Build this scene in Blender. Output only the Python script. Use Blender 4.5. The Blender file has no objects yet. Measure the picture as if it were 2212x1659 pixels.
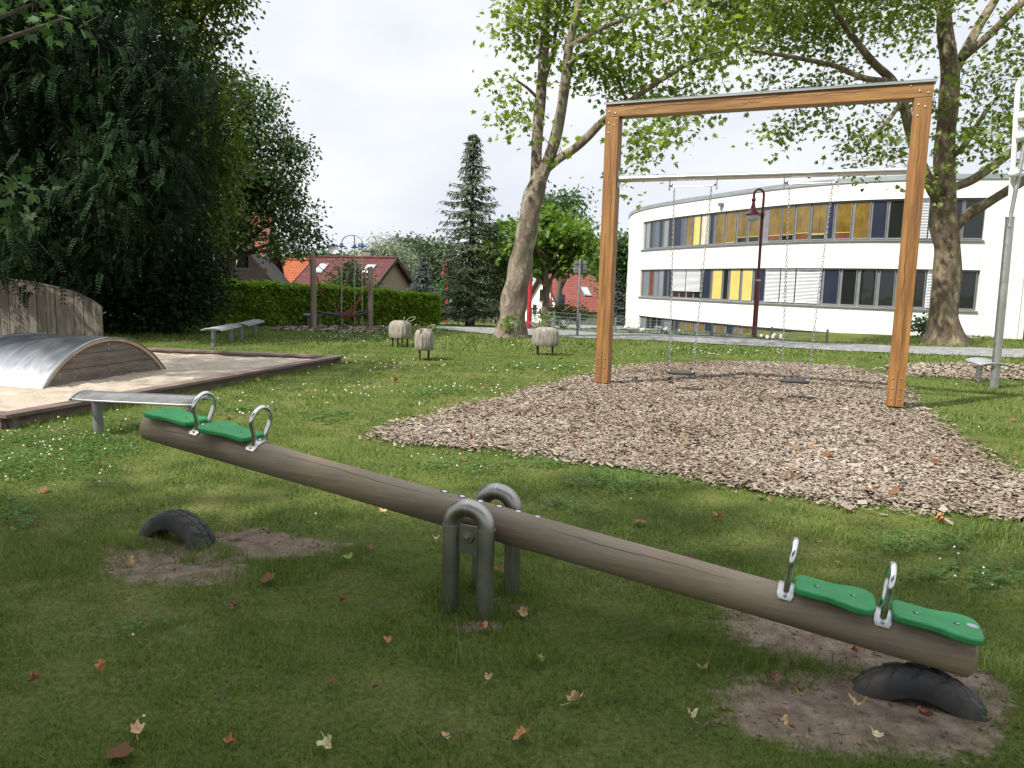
import bpy, math, random
import numpy as np
from mathutils import Vector, Matrix
R = math.radians
rng = np.random.default_rng(11); random.seed(11)
SC = bpy.context.scene; COL = SC.collection
PI = math.pi

# ------------------------------------------------------------------ camera survey (photo measured at 2212 x 1659)
PW, PH, FOC, TH, RHO, EYE = 2212., 1659., 1660., R(7.47), R(1.62), 1.6
def ray(x, y):
    u = (x-PW/2)/FOC; v = (PH/2-y)/FOC
    u2 = u*math.cos(RHO)-v*math.sin(RHO); v2 = u*math.sin(RHO)+v*math.cos(RHO)
    return np.array([u2, math.cos(TH)+v2*math.sin(TH), -math.sin(TH)+v2*math.cos(TH)])
def gr(x, y, z=0.):                      # survey point on the ground plane
    d = ray(x, y); t = (z-EYE)/d[2]; return np.array([0, 0, EYE])+d*t
def at(x, y, Y):                         # survey point at distance Y
    d = ray(x, y); return np.array([0, 0, EYE])+d*(Y/d[1])
def proj(X, Y, Z):
    X = np.asarray(X, float); Y = np.asarray(Y, float); Z = np.asarray(Z, float)-EYE
    d = Y*math.cos(TH)-Z*math.sin(TH); d = np.where(d < .05, .05, d)
    v2 = (Y*math.sin(TH)+Z*math.cos(TH))/d; u2 = X/d
    return PW/2+FOC*(u2*math.cos(RHO)+v2*math.sin(RHO)), PH/2-FOC*(-u2*math.sin(RHO)+v2*math.cos(RHO))
def sst(a, b, x):
    t = np.clip((np.asarray(x, float)-a)/(b-a), 0, 1); return t*t*(3-2*t)
def wav(x, y):                           # cheap smooth noise, about -1..1
    return (np.sin(x*1.7+.6*np.sin(y*1.3))+np.sin(y*2.1+.8*np.sin(x*.9+2))+np.sin((x+y)*3.3+1)*.6+np.sin((x-1.3*y)*5.1)*.4)/3
PUP = [(955, 702), (1000, 702), (1060, 703), (1180, 711), (1300, 719), (1420, 722), (1520, 727), (1640, 734), (1780, 742), (1950, 748), (2212, 755), (2420, 761)]
PATHU = np.array([gr(*p)[:2] for p in PUP])
def tz(x, y):
    x = np.asarray(x, float); y = np.asarray(y, float)
    a = -.045*np.clip(y-27, 0, 48)
    b = -.03*np.clip(y-24, 0, 50)
    m = sst(13, 18, x)
    mound = .28*np.exp(-(((x-16.3)/3.2)**2+((y-29.5)/2.6)**2))
    tyre = -.075*np.exp(-(((x+2.04)/.24)**2+((y-4.28)/.17)**2))-.015*np.exp(-(((x-1.63)/.26)**2+((y-2.80)/.15)**2))
    e = np.interp(x, PATHU[:, 0], PATHU[:, 1]); pit = -1.9*sst(.7, 4.5, y-e)*sst(7.6, 10.5, x)*(1-sst(14.6, 17.2, x+.25*(y-29)))
    return a*(1-m)+b*m+.010*wav(x*1.1, y*1.1)*sst(0, 3, y)+mound+tyre+pit

# ------------------------------------------------------------------ mesh helpers
def link(o, parent=None):
    COL.objects.link(o)
    if parent is not None: o.parent = parent
    return o
def tag(o, label=None, cat=None, group=None, kind=None):
    if label: o['label'] = label
    if cat: o['category'] = cat
    if group: o['group'] = group
    if kind: o['kind'] = kind
    return o
def thing(name, label, cat, loc=(0, 0, 0), rz=0., group=None):
    o = bpy.data.objects.new(name, None); link(o)
    o.location = loc; o.rotation_euler = (0, 0, rz); o.empty_display_size = .2
    return tag(o, label, cat, group)
def rotm(rx=0, ry=0, rz=0):
    return (Matrix.Rotation(rz, 3, 'Z') @ Matrix.Rotation(ry, 3, 'Y') @ Matrix.Rotation(rx, 3, 'X'))
class MB:
    def __init__(s): s.v = []; s.f = []; s.M = None; s.org = Vector((0, 0, 0))
    def add(s, vs, fs):
        b = len(s.v)
        for p in vs:
            p = Vector(p)
            if s.M is not None: p = s.M @ p
            s.v.append(p-s.org)
        s.f += [[b+i for i in f] for f in fs]
        return s
    def box(s, c, d, rot=None):
        c = Vector(c); h = [d[0]/2, d[1]/2, d[2]/2]
        vs = []
        for z in (-1, 1):
            for y in (-1, 1):
                for x in (-1, 1):
                    q = Vector((x*h[0], y*h[1], z*h[2]))
                    vs.append(c+(rot @ q if rot is not None else q))
        return s.add(vs, [(0, 2, 3, 1), (4, 5, 7, 6), (0, 1, 5, 4), (2, 6, 7, 3), (0, 4, 6, 2), (1, 3, 7, 5)])
    def tube(s, pts, rad, n=8, cap=True, closed=False, wob=None):
        P = [Vector(p) for p in pts]; m = len(P)
        if not hasattr(rad, '__len__'): rad = [rad]*m
        T = []
        for i in range(m):
            a = P[(i-1) % m] if (i > 0 or closed) else P[i]; b = P[(i+1) % m] if (i < m-1 or closed) else P[i]
            t = (b-a); T.append(t.normalized() if t.length > 1e-9 else Vector((0, 0, 1)))
        u = T[0].cross(Vector((0, 0, 1)))
        if u.length < 1e-3: u = T[0].cross(Vector((1, 0, 0)))
        u.normalize(); vs = []
        for i in range(m):
            u = u-T[i]*u.dot(T[i])
            if u.length < 1e-6: u = T[i].orthogonal()
            u.normalize(); w = T[i].cross(u)
            for k in range(n):
                a = 2*PI*k/n; r = rad[i]
                if wob: r *= wob(i, a)
                vs.append(P[i]+(u*math.cos(a)+w*math.sin(a))*r)
        fs = []
        for i in range(m if closed else m-1):
            j = (i+1) % m
            for k in range(n):
                l = (k+1) % n; fs.append((i*n+k, i*n+l, j*n+l, j*n+k))
        if cap and not closed:
            fs.append(tuple(range(n-1, -1, -1))); fs.append(tuple((m-1)*n+k for k in range(n)))
        return s.add(vs, fs)
    def lathe(s, prof, n=24, c=(0, 0, 0), fn=None):
        c = Vector(c); vs = []
        for (r, z) in prof:
            for k in range(n):
                a = 2*PI*k/n; q = Vector((r*math.cos(a), r*math.sin(a), z))
                if fn: q = fn(q, a)
                vs.append(c+q)
        fs = []
        for i in range(len(prof)-1):
            for k in range(n):
                l = (k+1) % n; fs.append((i*n+k, i*n+l, (i+1)*n+l, (i+1)*n+k))
        fs.append(tuple(range(n-1, -1, -1))); fs.append(tuple((len(prof)-1)*n+k for k in range(n)))
        return s.add(vs, fs)
    def prism(s, poly, z0, z1, place=lambda x, y, z: (x, y, z), bev=0):
        n = len(poly)
        if bev:
            cx = sum(p[0] for p in poly)/n; cy = sum(p[1] for p in poly)/n
            L = [(z0, bev), (z0+bev, 0), (z1-bev, 0), (z1, bev)]
            vs = []
            for (z, b) in L:
                for (x, y) in poly:
                    dx, dy = x-cx, y-cy; l = math.hypot(dx, dy) or 1
                    vs.append(place(x-dx/l*b, y-dy/l*b, z))
        else:
            L = [(z0, 0), (z1, 0)]
            vs = [place(x, y, z) for (z, b) in L for (x, y) in poly]
        fs = [tuple(range(n-1, -1, -1)), tuple((len(L)-1)*n+k for k in range(n))]
        for i in range(len(L)-1):
            for k in range(n):
                l = (k+1) % n; fs.append((i*n+k, i*n+l, (i+1)*n+l, (i+1)*n+k))
        return s.add(vs, fs)
    def ball(s, c, r, n=10, m=6, sc=(1, 1, 1)):
        pr = []
        c = Vector(c); vs = []
        for i in range(m+1):
            t = PI*i/m
            for k in range(n):
                a = 2*PI*k/n
                vs.append(c+Vector((math.sin(max(t, .02) if i < m else .02)*math.cos(a)*r*sc[0], math.sin(max(t, .02) if i < m else .02)*math.sin(a)*r*sc[1], -math.cos(t)*r*sc[2])))
        fs = [(i*n+k, i*n+(k+1) % n, (i+1)*n+(k+1) % n, (i+1)*n+k) for i in range(m) for k in range(n)]
        fs.append(tuple(range(n-1, -1, -1))); fs.append(tuple(m*n+k for k in range(n)))
        return s.add(vs, fs)
    def build(s, name, m, parent=None, smooth=35, bevel=0, loc=None, rot=None):
        me = bpy.data.meshes.new(name); me.from_pydata([tuple(p) for p in s.v], [], s.f)
        me.validate(); me.update()
        if smooth:
            me.polygons.foreach_set('use_smooth', [True]*len(me.polygons)); me.set_sharp_from_angle(angle=R(smooth))
        me.materials.append(m)
        o = bpy.data.objects.new(name, me); link(o, parent)
        if loc is not None: o.location = loc
        if rot is not None: o.rotation_euler = rot
        if bevel:
            b = o.modifiers.new('bevel', 'BEVEL'); b.width = bevel; b.segments = 2; b.limit_method = 'ANGLE'; b.angle_limit = R(40)
        return o
def W(root):                             # a builder that takes world coordinates for a thing standing at root
    b = MB(); b.org = Vector(root.location); return b
def npmesh(name, V, k, m, parent=None, org=(0, 0, 0), smooth=False):
    """many separate k-sided faces: V is (n*k,3)"""
    V = np.asarray(V, np.float32)-np.asarray(org, np.float32)
    n = len(V)//k; me = bpy.data.meshes.new(name)
    me.vertices.add(len(V)); me.vertices.foreach_set('co', V.ravel())
    me.loops.add(n*k); me.loops.foreach_set('vertex_index', np.arange(n*k, dtype=np.int32))
    me.polygons.add(n); me.polygons.foreach_set('loop_start', np.arange(0, n*k, k, dtype=np.int32))
    me.update(calc_edges=True)
    if smooth: me.polygons.foreach_set('use_smooth', np.ones(n, bool))
    me.materials.append(m)
    o = bpy.data.objects.new(name, me); link(o, parent); return o
def gridmesh(name, P, m, parent=None, attrs=None, smooth=True):
    """P (a,b,3) grid of points"""
    a, b = P.shape[:2]; me = bpy.data.meshes.new(name)
    i = np.arange(a*b).reshape(a, b)
    F = np.stack([i[:-1, :-1], i[1:, :-1], i[1:, 1:], i[:-1, 1:]], -1).reshape(-1, 4)
    me.vertices.add(a*b); me.vertices.foreach_set('co', P.astype(np.float32).ravel())
    me.loops.add(F.size); me.loops.foreach_set('vertex_index', F.astype(np.int32).ravel())
    me.polygons.add(len(F)); me.polygons.foreach_set('loop_start', np.arange(0, F.size, 4, dtype=np.int32))
    me.update(calc_edges=True)
    if smooth: me.polygons.foreach_set('use_smooth', np.ones(len(F), bool))
    for nm, arr in (attrs or {}).items():
        at_ = me.attributes.new(nm, 'FLOAT', 'POINT'); at_.data.foreach_set('value', arr.astype(np.float32).ravel())
    me.materials.append(m)
    o = bpy.data.objects.new(name, me); link(o, parent); return o
def copy_tree(o, parent=None):
    c = o.copy(); COL.objects.link(c)
    if parent is not None: c.parent = parent
    for ch in [x for x in bpy.data.objects if x.parent == o]: copy_tree(ch, c)
    return c

# ------------------------------------------------------------------ materials
def nt(m): return m.node_tree.nodes, m.node_tree.links
def base(name):
    m = bpy.data.materials.new(name); m.use_nodes = True
    n, l = nt(m); return m, n, l, n['Principled BSDF']
def ramp(n, stops):
    r = n.new('ShaderNodeValToRGB'); e = r.color_ramp.elements
    while len(e) < len(stops): e.new(.5)
    for q, (p, c) in zip(e, stops): q.position = p; q.color = (*c, 1)
    return r
def noise(n, l, scale, detail=5, rough=.55, stretch=None, coord='Object', dist=0):
    tc = n.new('ShaderNodeTexCoord'); t = n.new('ShaderNodeTexNoise')
    t.inputs['Scale'].default_value = scale; t.inputs['Detail'].default_value = detail; t.inputs['Roughness'].default_value = rough; t.inputs['Distortion'].default_value = dist
    if stretch:
        mp = n.new('ShaderNodeMapping'); mp.inputs['Scale'].default_value = stretch
        l.new(tc.outputs[coord], mp.inputs[0]); l.new(mp.outputs[0], t.inputs[0])
    else: l.new(tc.outputs[coord], t.inputs[0])
    return t
def pmat(name, c1, c2=None, scale=4, rough=.6, metal=0., bump=0., bscale=None, stretch=None, detail=5, island=0., spec=None, lo=.35, hi=.65, r2=None, c3=None, fine=None):
    m, n, l, b = base(name)
    b.inputs['Roughness'].default_value = rough; b.inputs['Metallic'].default_value = metal
    if spec is not None: b.inputs['Specular IOR Level'].default_value = spec
    t = noise(n, l, scale, detail, stretch=stretch)
    st = [(lo, c1), (hi, c2 or c1)] if not c3 else [(lo, c1), ((lo+hi)/2, c2), (hi, c3)]
    r = ramp(n, st); l.new(t.outputs['Fac'], r.inputs[0]); out = r.outputs[0]
    if fine:                              # a second, finer darkening: (scale, stretch, strength)
        t2 = noise(n, l, fine[0], 6, .7, fine[1]); r2_ = ramp(n, [(.35, (1-fine[2],)*3), (.6, (1, 1, 1))]); l.new(t2.outputs['Fac'], r2_.inputs[0])
        mx = n.new('ShaderNodeMixRGB'); mx.blend_type = 'MULTIPLY'; mx.inputs[0].default_value = 1; l.new(out, mx.inputs[1]); l.new(r2_.outputs[0], mx.inputs[2]); out = mx.outputs[0]
    if island:
        g = n.new('ShaderNodeNewGeometry'); hs = n.new('ShaderNodeHueSaturation')
        mr = n.new('ShaderNodeMapRange'); mr.inputs['To Min'].default_value = 1-island; mr.inputs['To Max'].default_value = 1+island
        l.new(g.outputs['Random Per Island'], mr.inputs[0]); l.new(mr.outputs[0], hs.inputs['Value']); l.new(out, hs.inputs['Color']); out = hs.outputs[0]
    l.new(out, b.inputs['Base Color'])
    if r2 is not None:
        mr = n.new('ShaderNodeMapRange'); mr.inputs['To Min'].default_value = rough; mr.inputs['To Max'].default_value = r2
        l.new(t.outputs['Fac'], mr.inputs[0]); l.new(mr.outputs[0], b.inputs['Roughness'])
    if bump:
        tb = noise(n, l, bscale or scale*4, 6, .6, stretch); bp = n.new('ShaderNodeBump'); bp.inputs['Strength'].default_value = bump; bp.inputs['Distance'].default_value = .02
        l.new(tb.outputs['Fac'], bp.inputs['Height']); l.new(bp.outputs[0], b.inputs['Normal'])
    return m
def leafmat(name, cols, trans=.35, rough=.5, clump=.6, vscale=.9):
    """leaf colours differ leaf by leaf and, more slowly, shoot by shoot"""
    m, n, l, b = base(name); b.inputs['Roughness'].default_value = rough; b.inputs['Specular IOR Level'].default_value = .35 if rough < .7 else .12
    g = n.new('ShaderNodeNewGeometry'); k = len(cols)
    t = noise(n, l, clump, 3); ad = n.new('ShaderNodeMath'); ad.operation = 'MULTIPLY_ADD'; ad.inputs[1].default_value = .55
    sb = n.new('ShaderNodeMath'); sb.operation = 'MULTIPLY_ADD'; sb.inputs[1].default_value = vscale; sb.inputs[2].default_value = -.22
    l.new(t.outputs['Fac'], sb.inputs[0]); l.new(g.outputs['Random Per Island'], ad.inputs[0]); l.new(sb.outputs[0], ad.inputs[2])
    r = ramp(n, [(i/(k-1), c) for i, c in enumerate(cols)]); l.new(ad.outputs[0], r.inputs[0]); l.new(r.outputs[0], b.inputs['Base Color'])
    if trans:
        tr = n.new('ShaderNodeBsdfTranslucent'); mx = n.new('ShaderNodeMixShader'); mx.inputs[0].default_value = trans
        hs = n.new('ShaderNodeHueSaturation'); hs.inputs['Value'].default_value = 1.35; hs.inputs['Saturation'].default_value = 1.1; l.new(r.outputs[0], hs.inputs['Color']); l.new(hs.outputs[0], tr.inputs[0])
        l.new(b.outputs[0], mx.inputs[1]); l.new(tr.outputs[0], mx.inputs[2]); l.new(mx.outputs[0], n['Material Output'].inputs[0])
    return m
M = {}
M['steel'] = pmat('brushed_steel', (.42, .42, .41), (.52, .52, .51), 9, .34, 1., .05, 60, r2=.5)
M['old_steel'] = pmat('matt_steel', (.27, .26, .24), (.38, .365, .34), 5, .32, 1., .04, 40, r2=.48)
M['chrome'] = pmat('polished_steel', (.6, .6, .6), (.68, .68, .68), 5, .14, 1., r2=.26)
M['grey_paint'] = pmat('grey_coated_metal', (.13, .135, .14), (.19, .19, .195), 6, .5, .25, .05, 30)
M['bench_steel'] = pmat('bench_galvanised', (.17, .175, .18), (.25, .25, .255), 7, .5, .35)
M['log'] = pmat('weathered_log', (.175, .138, .098), (.235, .192, .142), 1.3, .7, 0, .22, 9, (.6, 2.5, 2.5), c3=(.31, .23, .142), lo=.37, hi=.66, fine=(4, (.5, 16, 16), .22), spec=.25)
M['grey_wood'] = pmat('grey_planks', (.15, .125, .10), (.25, .22, .19), 2.2, .8, 0, .3, 12, (7, 7, .7), island=.2, fine=(4, (9, 9, .9), .4), spec=.2)
M['side_wood'] = pmat('brown_planks', (.125, .098, .076), (.20, .168, .142), 2, .8, 0, .3, 10, (.8, 6, 7), island=.15, fine=(5, (1, 7, 16), .42), spec=.2)
M['pale_trim'] = pmat('pale_wood_trim', (.34, .26, .16), (.45, .36, .24), 4, .7, fine=(20, None, .2))
M['sand_board'] = pmat('red_brown_board', (.095, .06, .052), (.17, .12, .105), 3, .6, 0, .2, 20, (1, 1, 6), island=.12)
M['oak'] = pmat('oiled_oak', (.205, .088, .021), (.32, .155, .042), 1.5, .5, 0, .2, 8, (6, 6, .6), fine=(3, (10, 10, .45), .45))
M['oak_h'] = pmat('oiled_oak_beam', (.225, .098, .024), (.35, .178, .052), 1.5, .5, 0, .2, 8, (.6, 6, 6), fine=(3, (.4, 10, 10), .48))
M['sheep'] = pmat('grey_weathered_wood', (.20, .175, .14), (.33, .30, .25), 5, .85, 0, .4, 16, (5, 5, .8), fine=(6, (8, 8, .7), .4), spec=.15)
M['iron'] = pmat('dark_iron', (.028, .022, .018), (.05, .04, .032), 20, .7, .4)
M['rope_grey'] = pmat('grey_rope', (.17, .15, .11), (.25, .22, .17), 40, .9)
M['rope_red'] = pmat('red_rope', (.16, .025, .018), (.22, .04, .025), 30, .8)
M['rubber'] = pmat('black_rubber', (.012, .012, .013), (.022, .022, .023), 12, .6, 0, .1, 60)
M['tyre'] = pmat('dusty_tyre', (.026, .026, .027), (.045, .043, .042), 5, .8, 0, .15, 60, lo=.38, hi=.68, c3=(.10, .08, .062))
M['green'] = pmat('green_plastic', (.022, .225, .064), (.036, .275, .088), 9, .5, 0, .12, 320, spec=.35, lo=.3, hi=.7, fine=(26, (.5, 3, 1), .22), r2=.62)
M['bolt'] = pmat('zinc_bolt', (.4, .42, .45), (.55, .57, .6), 30, .35, 1.)
M['dark_hole'] = pmat('dark_recess', (.02, .02, .02), None, 5, .8)
M['post_wood'] = pmat('round_post_wood', (.14, .105, .075), (.22, .18, .14), 3, .8, 0, .2, 14, (6, 6, .6))
M['blue'] = pmat('blue_collar', (.03, .16, .42), (.04, .2, .5), 8, .4)
M['lamp_red'] = pmat('dark_red_paint', (.085, .006, .010), (.12, .009, .015), 8, .35)
M['lamp_bright'] = pmat('bright_red_paint', (.30, .012, .02), (.36, .02, .03), 8, .4)
M['white'] = pmat('white_plastic', (.7, .7, .7), (.76, .76, .75), 5, .35)
M['render'] = pmat('cream_render', (.69, .67, .625), (.73, .715, .675), .6, .9, 0, .04, 60, spec=.1)
M['alu'] = pmat('grey_window_frame', (.15, .155, .165), (.18, .185, .195), 3, .45, .1)
M['zinc'] = pmat('zinc_parapet', (.25, .28, .29), (.36, .39, .40), .8, .45, .5, stretch=(1, 1, 8))
M['navy'] = pmat('navy_panel', (.012, .016, .032), (.018, .022, .042), 1, .3)
M['amber'] = pmat('amber_blind_behind_glass', (.125, .078, .015), (.21, .135, .028), 1.2, .12, 0, spec=.7, fine=(2.5, (3, 3, .7), .35))
M['yellow'] = pmat('yellow_blind', (.46, .37, .10), (.52, .43, .13), 2, .3)
M['redpane'] = pmat('red_curtain', (.10, .035, .02), (.15, .052, .03), 3, .15)
M['creampane'] = pmat('cream_curtain', (.42, .38, .3), (.52, .48, .4), 2, .2)
M['slat'] = pmat('white_blind_slats', (.66, .67, .70), (.72, .73, .75), 3, .5)
M['soil'] = pmat('brown_soil', (.055, .038, .026), (.1, .075, .055), 5, .95)
def glassmat(name, c, rough=.03, spec=.8):
    m, n, l, b = base(name); b.inputs['Base Color'].default_value = (*c, 1); b.inputs['Roughness'].default_value = rough; b.inputs['Specular IOR Level'].default_value = spec
    t = noise(n, l, .7, 2); bp = n.new('ShaderNodeBump'); bp.inputs['Strength'].default_value = .03; bp.inputs['Distance'].default_value = .3; l.new(t.outputs['Fac'], bp.inputs['Height']); l.new(bp.outputs[0], b.inputs['Normal'])
    return m
M['glass'] = glassmat('dark_window_glass', (.014, .016, .016), .03, .5)
M['paleglass'] = glassmat('pale_window_glass', (.16, .18, .2), .06)
M['blueglass'] = glassmat('blue_grey_window_glass', (.05, .075, .11), .06)
M['lampglass'] = glassmat('lamp_globe_glass', (.42, .43, .42), .1, .7)
M['bark_plane'] = None
def barkplane(name, a, b_, c, d):
    m, n, l, b = base(name); b.inputs['Roughness'].default_value = .85; b.inputs['Specular IOR Level'].default_value = .2
    v = n.new('ShaderNodeTexVoronoi'); v.inputs['Scale'].default_value = 9
    t = noise(n, l, 4.5, 6, .7, (1, 1, .55), dist=.6); tc = n.new('ShaderNodeTexCoord')
    mx = n.new('ShaderNodeMixRGB'); mx.inputs[0].default_value = .35; mp = n.new('ShaderNodeMapping'); mp.inputs['Scale'].default_value = (1, 1, .5)
    l.new(tc.outputs['Object'], mp.inputs[0]); l.new(mp.outputs[0], mx.inputs[1]); l.new(t.outputs['Color'], mx.inputs[2]); l.new(mx.outputs[0], v.inputs[0])
    ad = n.new('ShaderNodeMath'); ad.operation = 'MULTIPLY_ADD'; ad.inputs[1].default_value = .45
    sp = n.new('ShaderNodeSeparateColor'); l.new(v.outputs['Color'], sp.inputs[0]); l.new(sp.outputs[0], ad.inputs[0]); 
    s2 = n.new('ShaderNodeMath'); s2.operation = 'MULTIPLY_ADD'; s2.inputs[1].default_value = 1.1; s2.inputs[2].default_value = -.28; l.new(t.outputs['Fac'], s2.inputs[0]); l.new(s2.outputs[0], ad.inputs[2])
    r = ramp(n, [(.12, a), (.35, b_), (.6, c), (.82, d)]); l.new(ad.outputs[0], r.inputs[0]); l.new(r.outputs[0], b.inputs['Base Color'])
    bp = n.new('ShaderNodeBump'); bp.inputs['Strength'].default_value = .9; bp.inputs['Distance'].default_value = .06; l.new(ad.outputs[0], bp.inputs['Height']); l.new(bp.outputs[0], b.inputs['Normal'])
    return m
M['bark_plane'] = barkplane('plane_bark', (.07, .052, .036), (.14, .11, .082), (.195, .165, .125), (.30, .275, .205))
M['bark_plane2'] = barkplane('plane_bark_brown', (.075, .055, .038), (.13, .098, .068), (.19, .15, .10), (.28, .25, .15))
M['bark'] = pmat('tree_bark', (.045, .035, .027), (.10, .08, .06), 4, .9, 0, .5, 14, (3, 3, .7))
M['leaf_plane'] = leafmat('plane_leaves', [(.055, .095, .014), (.105, .17, .02), (.175, .245, .034), (.26, .33, .055)], .45, .5)
M['leaf_plane2'] = leafmat('plane_leaves_olive', [(.05, .082, .014), (.092, .145, .02), (.15, .21, .03), (.23, .29, .05)], .45, .5)
M['leaf_bright'] = leafmat('young_leaves', [(.04, .085, .013), (.08, .15, .02), (.13, .21, .03), (.18, .27, .045)], .42)
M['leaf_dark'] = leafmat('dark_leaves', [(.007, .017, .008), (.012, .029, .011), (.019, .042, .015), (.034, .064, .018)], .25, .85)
M['leaf_yellowgreen'] = leafmat('yellow_green_leaves', [(.03, .055, .008), (.06, .095, .012), (.10, .14, .018), (.14, .19, .025)], .38)
M['leaf_mid'] = leafmat('mid_green_leaves', [(.02, .05, .014), (.035, .08, .02), (.06, .12, .03), (.09, .16, .04)], .32)
M['leaf_oak'] = leafmat('oak_leaves', [(.017, .042, .012), (.034, .075, .02), (.06, .112, .028), (.09, .15, .04)], .3)
M['leaf_far'] = leafmat('far_green_leaves', [(.03, .055, .025), (.05, .085, .038), (.075, .12, .05), (.1, .15, .065)], .25)
M['leaf_pale'] = leafmat('silvery_leaves', [(.09, .125, .065), (.14, .18, .1), (.2, .24, .14), (.25, .29, .18)], .25)
M['leaf_hedge'] = leafmat('hedge_leaves', [(.06, .13, .015), (.13, .23, .022), (.22, .33, .035), (.34, .42, .05)], .45)
M['leaf_blue'] = leafmat('bluish_needles', [(.03, .05, .045), (.05, .075, .065), (.07, .1, .09), (.1, .13, .12)], .1)
M['needles'] = leafmat('spruce_needles', [(.022, .042, .018), (.04, .065, .026), (.065, .095, .036), (.10, .13, .05)], .12, .6, 1.2)
M['twig'] = pmat('brown_twig', (.05, .037, .025), (.09, .07, .05), 8, .9)
# ------------------------------------------------------------------ sky, sun, camera
wd = bpy.data.worlds.new('World'); SC.world = wd; wd.use_nodes = True
n, l = wd.node_tree.nodes, wd.node_tree.links
SUN_EL, SUN_AZ = R(50), math.atan2(-.56, -.83)       # the sun stands to the left, a little behind the camera
sv = Vector((math.cos(SUN_EL)*math.cos(SUN_AZ), math.cos(SUN_EL)*math.sin(SUN_AZ), math.sin(SUN_EL)))
sky = n.new('ShaderNodeTexSky'); sky.sky_type = 'NISHITA'; sky.sun_disc = False; sky.sun_elevation = SUN_EL
sky.sun_rotation = math.atan2(sv.x, sv.y); sky.air_density = 1.; sky.dust_density = 1.5
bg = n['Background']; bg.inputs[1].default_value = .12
tc = n.new('ShaderNodeTexCoord'); mp = n.new('ShaderNodeMapping'); mp.inputs['Scale'].default_value = (1, 1, 2.6)
cl = n.new('ShaderNodeTexNoise'); cl.inputs['Scale'].default_value = 1.9; cl.inputs['Detail'].default_value = 7; cl.inputs['Roughness'].default_value = .55; cl.inputs['Distortion'].default_value = .5
l.new(tc.outputs['Generated'], mp.inputs[0]); l.new(mp.outputs[0], cl.inputs[0])
cr = ramp(n, [(.27, (.0,)*3), (.47, (1, 1, 1))]); l.new(cl.outputs['Fac'], cr.inputs[0])
c2 = n.new('ShaderNodeTexNoise'); c2.inputs['Scale'].default_value = 2.6; c2.inputs['Detail'].default_value = 6; l.new(mp.outputs[0], c2.inputs[0])
cc = ramp(n, [(.32, (3.7, 3.95, 4.4)), (.64, (4.7, 4.8, 4.9))]); l.new(c2.outputs['Fac'], cc.inputs[0])
mx = n.new('ShaderNodeMixRGB'); l.new(cr.outputs[0], mx.inputs[0]); l.new(sky.outputs[0], mx.inputs[1]); l.new(cc.outputs[0], mx.inputs[2]); sz = n.new('ShaderNodeSeparateXYZ'); l.new(tc.outputs['Generated'], sz.inputs[0])
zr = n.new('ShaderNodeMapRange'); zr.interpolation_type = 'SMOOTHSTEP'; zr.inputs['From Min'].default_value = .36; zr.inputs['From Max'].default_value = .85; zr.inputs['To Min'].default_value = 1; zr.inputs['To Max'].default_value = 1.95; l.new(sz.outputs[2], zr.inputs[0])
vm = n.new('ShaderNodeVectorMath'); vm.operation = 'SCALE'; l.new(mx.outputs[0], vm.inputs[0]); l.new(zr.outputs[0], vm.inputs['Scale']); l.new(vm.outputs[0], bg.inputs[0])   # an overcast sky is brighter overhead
sl = bpy.data.lights.new('sun', 'SUN'); sl.energy = 4.2; sl.angle = R(1.1); sl.color = (1, .955, .875)
so = bpy.data.objects.new('sun', sl); link(so); so.rotation_euler = sv.to_track_quat('Z', 'Y').to_euler(); so.location = (-30, -10, 40)
cd = bpy.data.cameras.new('camera'); cam = bpy.data.objects.new('camera', cd); link(cam)
cd.sensor_width = 36; cd.lens = FOC/PW*36; cd.clip_end = 2000; cd.clip_start = .05
fw = Vector((0, math.cos(TH), -math.sin(TH))); up = Vector((0, math.sin(TH), math.cos(TH))); rt = Vector((1, 0, 0))
cx = rt*math.cos(RHO)+up*math.sin(RHO); cy = up*math.cos(RHO)-rt*math.sin(RHO)
cam.matrix_world = Matrix(((cx.x, cy.x, -fw.x, 0), (cx.y, cy.y, -fw.y, 0), (cx.z, cy.z, -fw.z, EYE), (0, 0, 0, 1)))
SC.camera = cam
vs = SC.view_settings; vs.view_transform = 'Standard'; vs.look = 'None'; vs.exposure = .84; vs.gamma = 1
SC.cycles.max_bounces = 8; SC.cycles.transparent_max_bounces = 8; SC.cycles.use_denoising = True
SC.cycles.sample_clamp_indirect = 6

# ------------------------------------------------------------------ where things lie on the ground
def G(pts): return np.array([gr(*p)[:2] for p in pts])
CHIP = G([(818, 945), (905, 915), (1010, 884), (1120, 858), (1190, 835), (1270, 818), (1330, 800), (1420, 788), (1560, 785), (1700, 786), (1820, 795), (1890, 812), (1935, 845), (1960, 880), (2020, 925), (2080, 975), (2140, 1010), (2212, 1045), (2300, 1085), (2330, 1135), (2212, 1122), (2000, 1094), (1850, 1088), (1700, 1068), (1500, 1030), (1300, 1003), (1150, 978), (1000, 965), (900, 957)])
PLO = [(935, 711), (1000, 717), (1060, 722), (1180, 727), (1300, 733), (1420, 737), (1520, 743), (1640, 749), (1780, 757), (1950, 764), (2212, 774), (2420, 784)]
PATHL = G(PLO)
PATH = np.vstack([PATHL, PATHU[::-1]])
CHIP2 = G([(1915, 800), (1960, 790), (2100, 788), (2260, 792), (2330, 805), (2330, 820), (2212, 822), (2080, 818), (1980, 815)])
CHIP3 = G([(590, 712), (640, 707), (740, 706), (850, 709), (880, 713), (800, 718), (690, 717)])
SB = np.array([gr(14, 897, .15)[:2], gr(742, 768, .15)[:2], gr(268, 748, .15)[:2], [0, 0], [0, 0]])
dAB = SB[1]-SB[0]; dBC = (SB[2]-SB[1])/np.linalg.norm(SB[2]-SB[1])
SB[3] = SB[1]+dBC*12.5; SB[4] = SB[0]+dBC*12.
SBOX = np.array([SB[0], SB[1], SB[3], SB[4]])
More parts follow.
